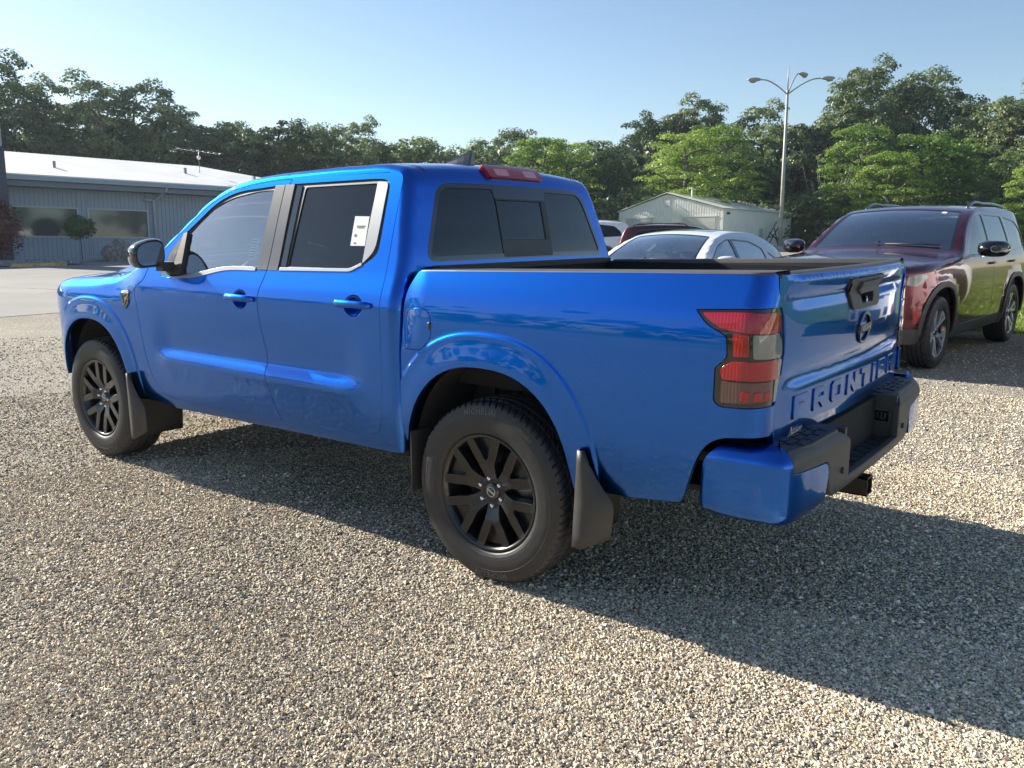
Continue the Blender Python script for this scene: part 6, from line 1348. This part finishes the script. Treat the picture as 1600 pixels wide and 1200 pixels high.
# sport utility, about 4.9 m
def suv_y(x,z):
    y=pch(z,[.25,.33,.42,.60,.80,1.0,1.08,1.14,1.20,1.40,1.62,1.72,1.8],[.87,.91,.935,.950,.955,.950,.942,.928,.908,.845,.760,.715,.68])
    y=y-.30*np.clip((x-3.05)/.78,0,1.15)**2.4-.16*np.clip((-.35-x)/.7,0,1.2)**2.2
    for cx in (0,2.964):
        q=((np.abs(x-cx)/.50)**2.6+(np.abs(z-.385)/.50)**2.6)**(1/2.6);y=y+.018*(1-sm(1.0,1.2,q))
    return y-.05*sm(1.15,1.7,z)*sm(1.3,2.2,x)
SUV=dict(Y=suv_y,wb=2.964,R=.385,arch=(.455,.475,0),tw=.26,rim=.262,track=.825,
 rows=[(3.66,.30,.08,.10),(3.76,.36),(3.80,.50,.08,.12),(3.815,.70),(3.81,.88,.08,.12),(3.78,1.0,.07,.10),(3.70,1.06,.08,.06),(3.45,1.10,.09,.05),(3.0,1.14),(2.6,1.17),(2.36,1.195,.08,.05),(2.22,1.235,.06,.06),(2.02,1.37,.05,.06),(1.78,1.52),(1.55,1.635,.055,.05),(1.35,1.695,.06,.045),(1.05,1.73,.06,.04),(.5,1.752),(0,1.75),(-.4,1.73,.06,.03),(-.70,1.695,.06,.03),(-.84,1.64,.07,.03),(-.93,1.50),(-1.03,1.22,.08,.05),(-1.08,1.05,.08,.06),(-1.10,.80),(-1.12,.55,.08,.05),(-1.08,.36),(-.98,.30,.06,.0)],
 side_from=(3.66,.30),side_to=(-.98,.30),bottom=[(-.88,.32),(-.3,.33),(.5,.30),(2.4,.28),(3.3,.30),(3.52,.32)],
 doors=[[(2.28,.50),(2.30,1.09),(2.12,1.20),(1.50,1.60,.1),(1.20,1.665,.1),(1.06,1.668),(1.075,1.15),(1.03,.37),(2.05,.35,.1)],[(1.02,.372),(1.064,1.15),(1.05,1.668),(.15,1.655,.05),(.115,1.20),(.10,1.06,.1),(.42,.62,.15),(.60,.38,.05)]],
 windows=[[(2.02,1.165),(1.44,1.585,.08),(1.17,1.625,.05),(1.115,1.628),(1.13,1.172)],[(1.055,1.174),(1.04,1.630),(.27,1.615,.03),(.21,1.190)],[(.12,1.195),(.17,1.612),(-.40,1.555,.1),(-.62,1.36,.05),(-.66,1.235,.05)]],
 pillars=[[(1.115,1.165),(1.10,1.635),(1.055,1.636),(1.07,1.166)],[(.20,1.185),(.255,1.62),(.185,1.62),(.13,1.187)]],
 clad=[('sill_moulding',[(.40,.30),(2.55,.28),(2.55,.41),(.40,.43)],.008),('bumper_skirt',[(3.35,.30),(3.64,.30),(3.70,.47),(3.36,.44)],.004)],
 handle_z=1.06,belt=1.16,windshield=[(2.24,1.23),(1.45,1.668)],ws_v=(.80,.655),backlight=[(-.80,1.655),(-.99,1.30)],bl_v=(.55,.66),hood=[(3.70,1.06),(2.32,1.20)],hood_v=(.60,.74),
 front=[('grille',(3.815,.82),(3.795,.97),-.50,.50,M_['gloss'],.003),('headlight',(3.81,.86),(3.79,.985),.52,.80,M_['clearlens'],.004),('lower_intake',(3.79,.45),(3.815,.66),-.42,.42,M_['plastic'],.002),('fog_lamp_pocket',(3.79,.50),(3.815,.68),.54,.70,M_['gloss'],.003),('fog_lamp',(3.815,.64),(3.815,.665),.55,.68,M_['chrome'],.010),('bumper_skirt',(3.72,.33),(3.785,.44),-.72,.72,M_['greyplastic'],.003),
  ('tail_light',(-1.03,1.22),(-1.075,1.06),.48,.78,M_['red'],.004),('number_plate',(3.80,.52),(3.81,.62),-.15,.15,M_['gloss'],.012)],
 mirror=(1.98,1.205),mirrorm=M_['gloss'],ms=1.22,rails=True,seat_z=.78,dash=(2.0,2.35,1.16),im=(1.62,1.58),roof=((1.3,1.70),(-.6,1.71)),trimm=M_['darkchrome'],glassm=M_['privacy'])
# saloon, about 4.9 m
def sed_y(x,z):
    y=pch(z,[.18,.26,.36,.60,.75,.88,.94,1.0,1.2,1.36,1.46],[.83,.87,.905,.925,.928,.915,.895,.87,.77,.67,.62])
    return y-.30*np.clip((x-2.95)/.80,0,1.15)**2.3-.20*np.clip((-.35-x)/.8,0,1.2)**2.2-.05*sm(.98,1.4,z)*sm(1.2,2.1,x)-.03*sm(.98,1.4,z)*sm(.0,-.8,x)
SED=dict(Y=sed_y,wb=2.83,R=.335,arch=(.39,.385,0),tw=.225,rim=.235,track=.81,
 rows=[(3.62,.22,.08,.12),(3.72,.32),(3.76,.48,.08,.14),(3.745,.62),(3.68,.72,.08,.12),(3.52,.79,.09,.08),(3.2,.86,.10,.06),(2.7,.93),(2.32,.965,.08,.05),(2.15,1.0,.05,.05),(1.85,1.16,.05,.05),(1.5,1.315,.05,.05),(1.25,1.385,.055,.045),(.95,1.425,.06,.04),(.5,1.44),(.1,1.42,.06,.035),(-.2,1.37,.06,.03),(-.6,1.22,.06,.03),(-.88,1.09,.07,.03),(-1.0,1.06,.08,.03),(-1.12,1.04,.07,.05),(-1.17,.95,.07,.07),(-1.19,.75),(-1.20,.50,.08,.05),(-1.12,.30),(-1.0,.26,.06,0)],
 side_from=(3.62,.22),side_to=(-1.0,.26),bottom=[(-.95,.28),(-.3,.25),(.5,.20),(2.3,.20),(3.2,.22),(3.5,.24)],
 doors=[[(2.24,.45),(2.26,.86),(2.10,.97),(1.48,1.27,.1),(1.15,1.335,.1),(.98,1.345),(.96,.92),(.90,.25),(2.05,.25,.1)],[(.89,.252),(.95,.92),(.97,1.345),(.30,1.305,.1),(-.12,1.17,.05),(-.20,.95,.1),(.20,.60,.15),(.42,.30,.05)]],
 windows=[[(2.0,.955),(1.46,1.225,.08),(1.15,1.295,.08),(1.03,1.305),(1.02,.95)],[(.93,.95),(.94,1.305),(.35,1.27,.08),(.02,1.165,.04),(-.02,.965)],[(-.08,.97),(-.04,1.15),(-.16,1.105,.02),(-.42,.985,.02)]],
 pillars=[[(1.01,.945),(1.02,1.315),(.955,1.315),(.945,.945)]],clad=None,
 handle_z=.86,belt=.95,windshield=[(2.14,1.005),(1.33,1.365)],ws_v=(.72,.57),backlight=[(-.22,1.36),(-.82,1.12)],bl_v=(.54,.62),hood=[(3.55,.78),(2.25,.975)],hood_v=(.58,.72),
 front=[('grille',(3.75,.50),(3.70,.70),-.45,.45,M_['gloss'],.003),('headlight',(3.73,.62),(3.68,.72),.48,.76,M_['clearlens'],.004),('lower_intake',(3.70,.30),(3.75,.43),-.55,.55,M_['plastic'],.002),('tail_light',(-1.13,1.03),(-1.18,.88),.35,.74,M_['red'],.004),('number_plate',(3.755,.42),(3.745,.52),-.15,.15,M_['gloss'],.012)],
 mirror=(1.88,1.0),mirrorm=None,rails=False,seat_z=.55,dash=(1.9,2.25,.95),im=(1.38,1.30),roof=((1.15,1.40),(.0,1.40)),trimm=M_['gloss'],glassm=M_['glass'])
def suv_extra(root,SH,mp,cen,pm):
    # red reflector pocket in the bumper corner and faint name script on the front doors
    patch('headlight',rp([(3.52,.885),(3.64,.90),(3.63,.985),(3.40,1.005),(3.38,.97)],.02),mp,M_['clearlens'],root,g=.04,off=.004,skirt=.008,both=True,cen=cen)
    patch('corner_reflector',rp([(3.53,.50),(3.55,.68),(3.47,.70),(3.44,.55)],.02),mp,M_['red'],root,g=.04,off=.003,skirt=.004,both=True,cen=cen)
    text_on('door_script','GRAND CHEROKEE',lambda a,b,c:np.stack([1.66-a*.055,suv_y(1.66-a*.055,.60+b*.05)+.0015,.60+b*.05],-1),M_['alloy'],root,extrude=0)
    patch('inspection_sticker',[(SH.at(1.50,1.65)-.06,.50),(SH.at(1.50,1.65)-.0,.50),(SH.at(1.50,1.65)-.0,.45),(SH.at(1.50,1.65)-.06,.45)],SH.map,M_['paper'],root,g=.05,off=-.0035,skirt=0,cen=cen)
SUV['extra']=suv_extra
def sed_extra(root,SH,mp,cen,pm):
    a,b=SH.at(1.05,1.41),SH.at(.55,1.44)
    patch('sunroof',rp([(a,.44),(b,.44),(b,-.44),(a,-.44)],.05),SH.map,M_['privacy'],root,g=.08,off=.002,skirt=.004,cen=cen)
    patch('windscreen_paper',[(SH.at(2.0,1.08),.05),(SH.at(1.92,1.12),.05),(SH.at(1.92,1.12),-.02),(SH.at(2.0,1.08),-.02)],SH.map,M_['paper'],root,g=.05,off=-.012,skirt=0,cen=cen)
SED['extra']=sed_extra
H1=math.radians(84.4)
suv=car('sport_utility_car','maroon sport utility car with silver wheels facing the truck tailgate','sport utility car',SUV,M_['maroon'],(.335,-9.25,0),H1)
sed=car('saloon_car','white saloon car with a sunroof parked between the truck bed and the metal shed','saloon car',SED,M_['white'],(3.50,-9.0,0),math.radians(89))
s2=clone(suv,(9.55,-18.3,0),math.radians(206),{M_['maroon']:M_['darkred']});s2.scale=(.9,.9,.91);tag(s2,'dark red sport utility car seen side on behind the white saloon roof','sport utility car')
s3=clone(suv,(13.6,-22.2,0),math.radians(30),{M_['maroon']:M_['white'],M_['greyplastic']:M_['gloss']});tag(s3,'small distant white car peeking out beside the truck cab rear corner','car')
s4=clone(suv,(-2.55,-9.75,0),math.radians(90),{M_['maroon']:M_['white'],M_['greyplastic']:M_['gloss']});tag(s4,'white sport utility car mirrored in the blue truck tailgate','sport utility car')
# ------------------------------------------------------------------ morning haze over the whole site
hz_m=bpy.data.materials.new('thin_haze');hz_m.use_nodes=True;t=hz_m.node_tree;t.nodes.clear();out=t.nodes.new('ShaderNodeOutputMaterial')
pv=t.nodes.new('ShaderNodeVolumePrincipled');pv.inputs['Color'].default_value=(.74,.86,1,1);pv.inputs['Density'].default_value=.00035;pv.inputs['Anisotropy'].default_value=.35;t.links.new(pv.outputs[0],out.inputs['Volume'])
V,F=box_np((-130,-150,-1.2),(130,130,26));o=obj('haze',mesh_np('haze',V,F,[hz_m]));tag(o,'thin pale morning haze over the lot',kind='stuff')
# ------------------------------------------------------------------ keep the tree three levels deep
bpy.context.view_layer.update()
def depth(o):
    n=0
    while o.parent: o=o.parent;n+=1
    return n
for o in list(scene.objects):
    while depth(o)>2:
        mw=o.matrix_world.copy();o.parent=o.parent.parent;bpy.context.view_layer.update() if 0 else None;o.matrix_parent_inverse=Matrix();
        pw=o.parent.matrix_world;o.matrix_local=pw.inverted()@mw
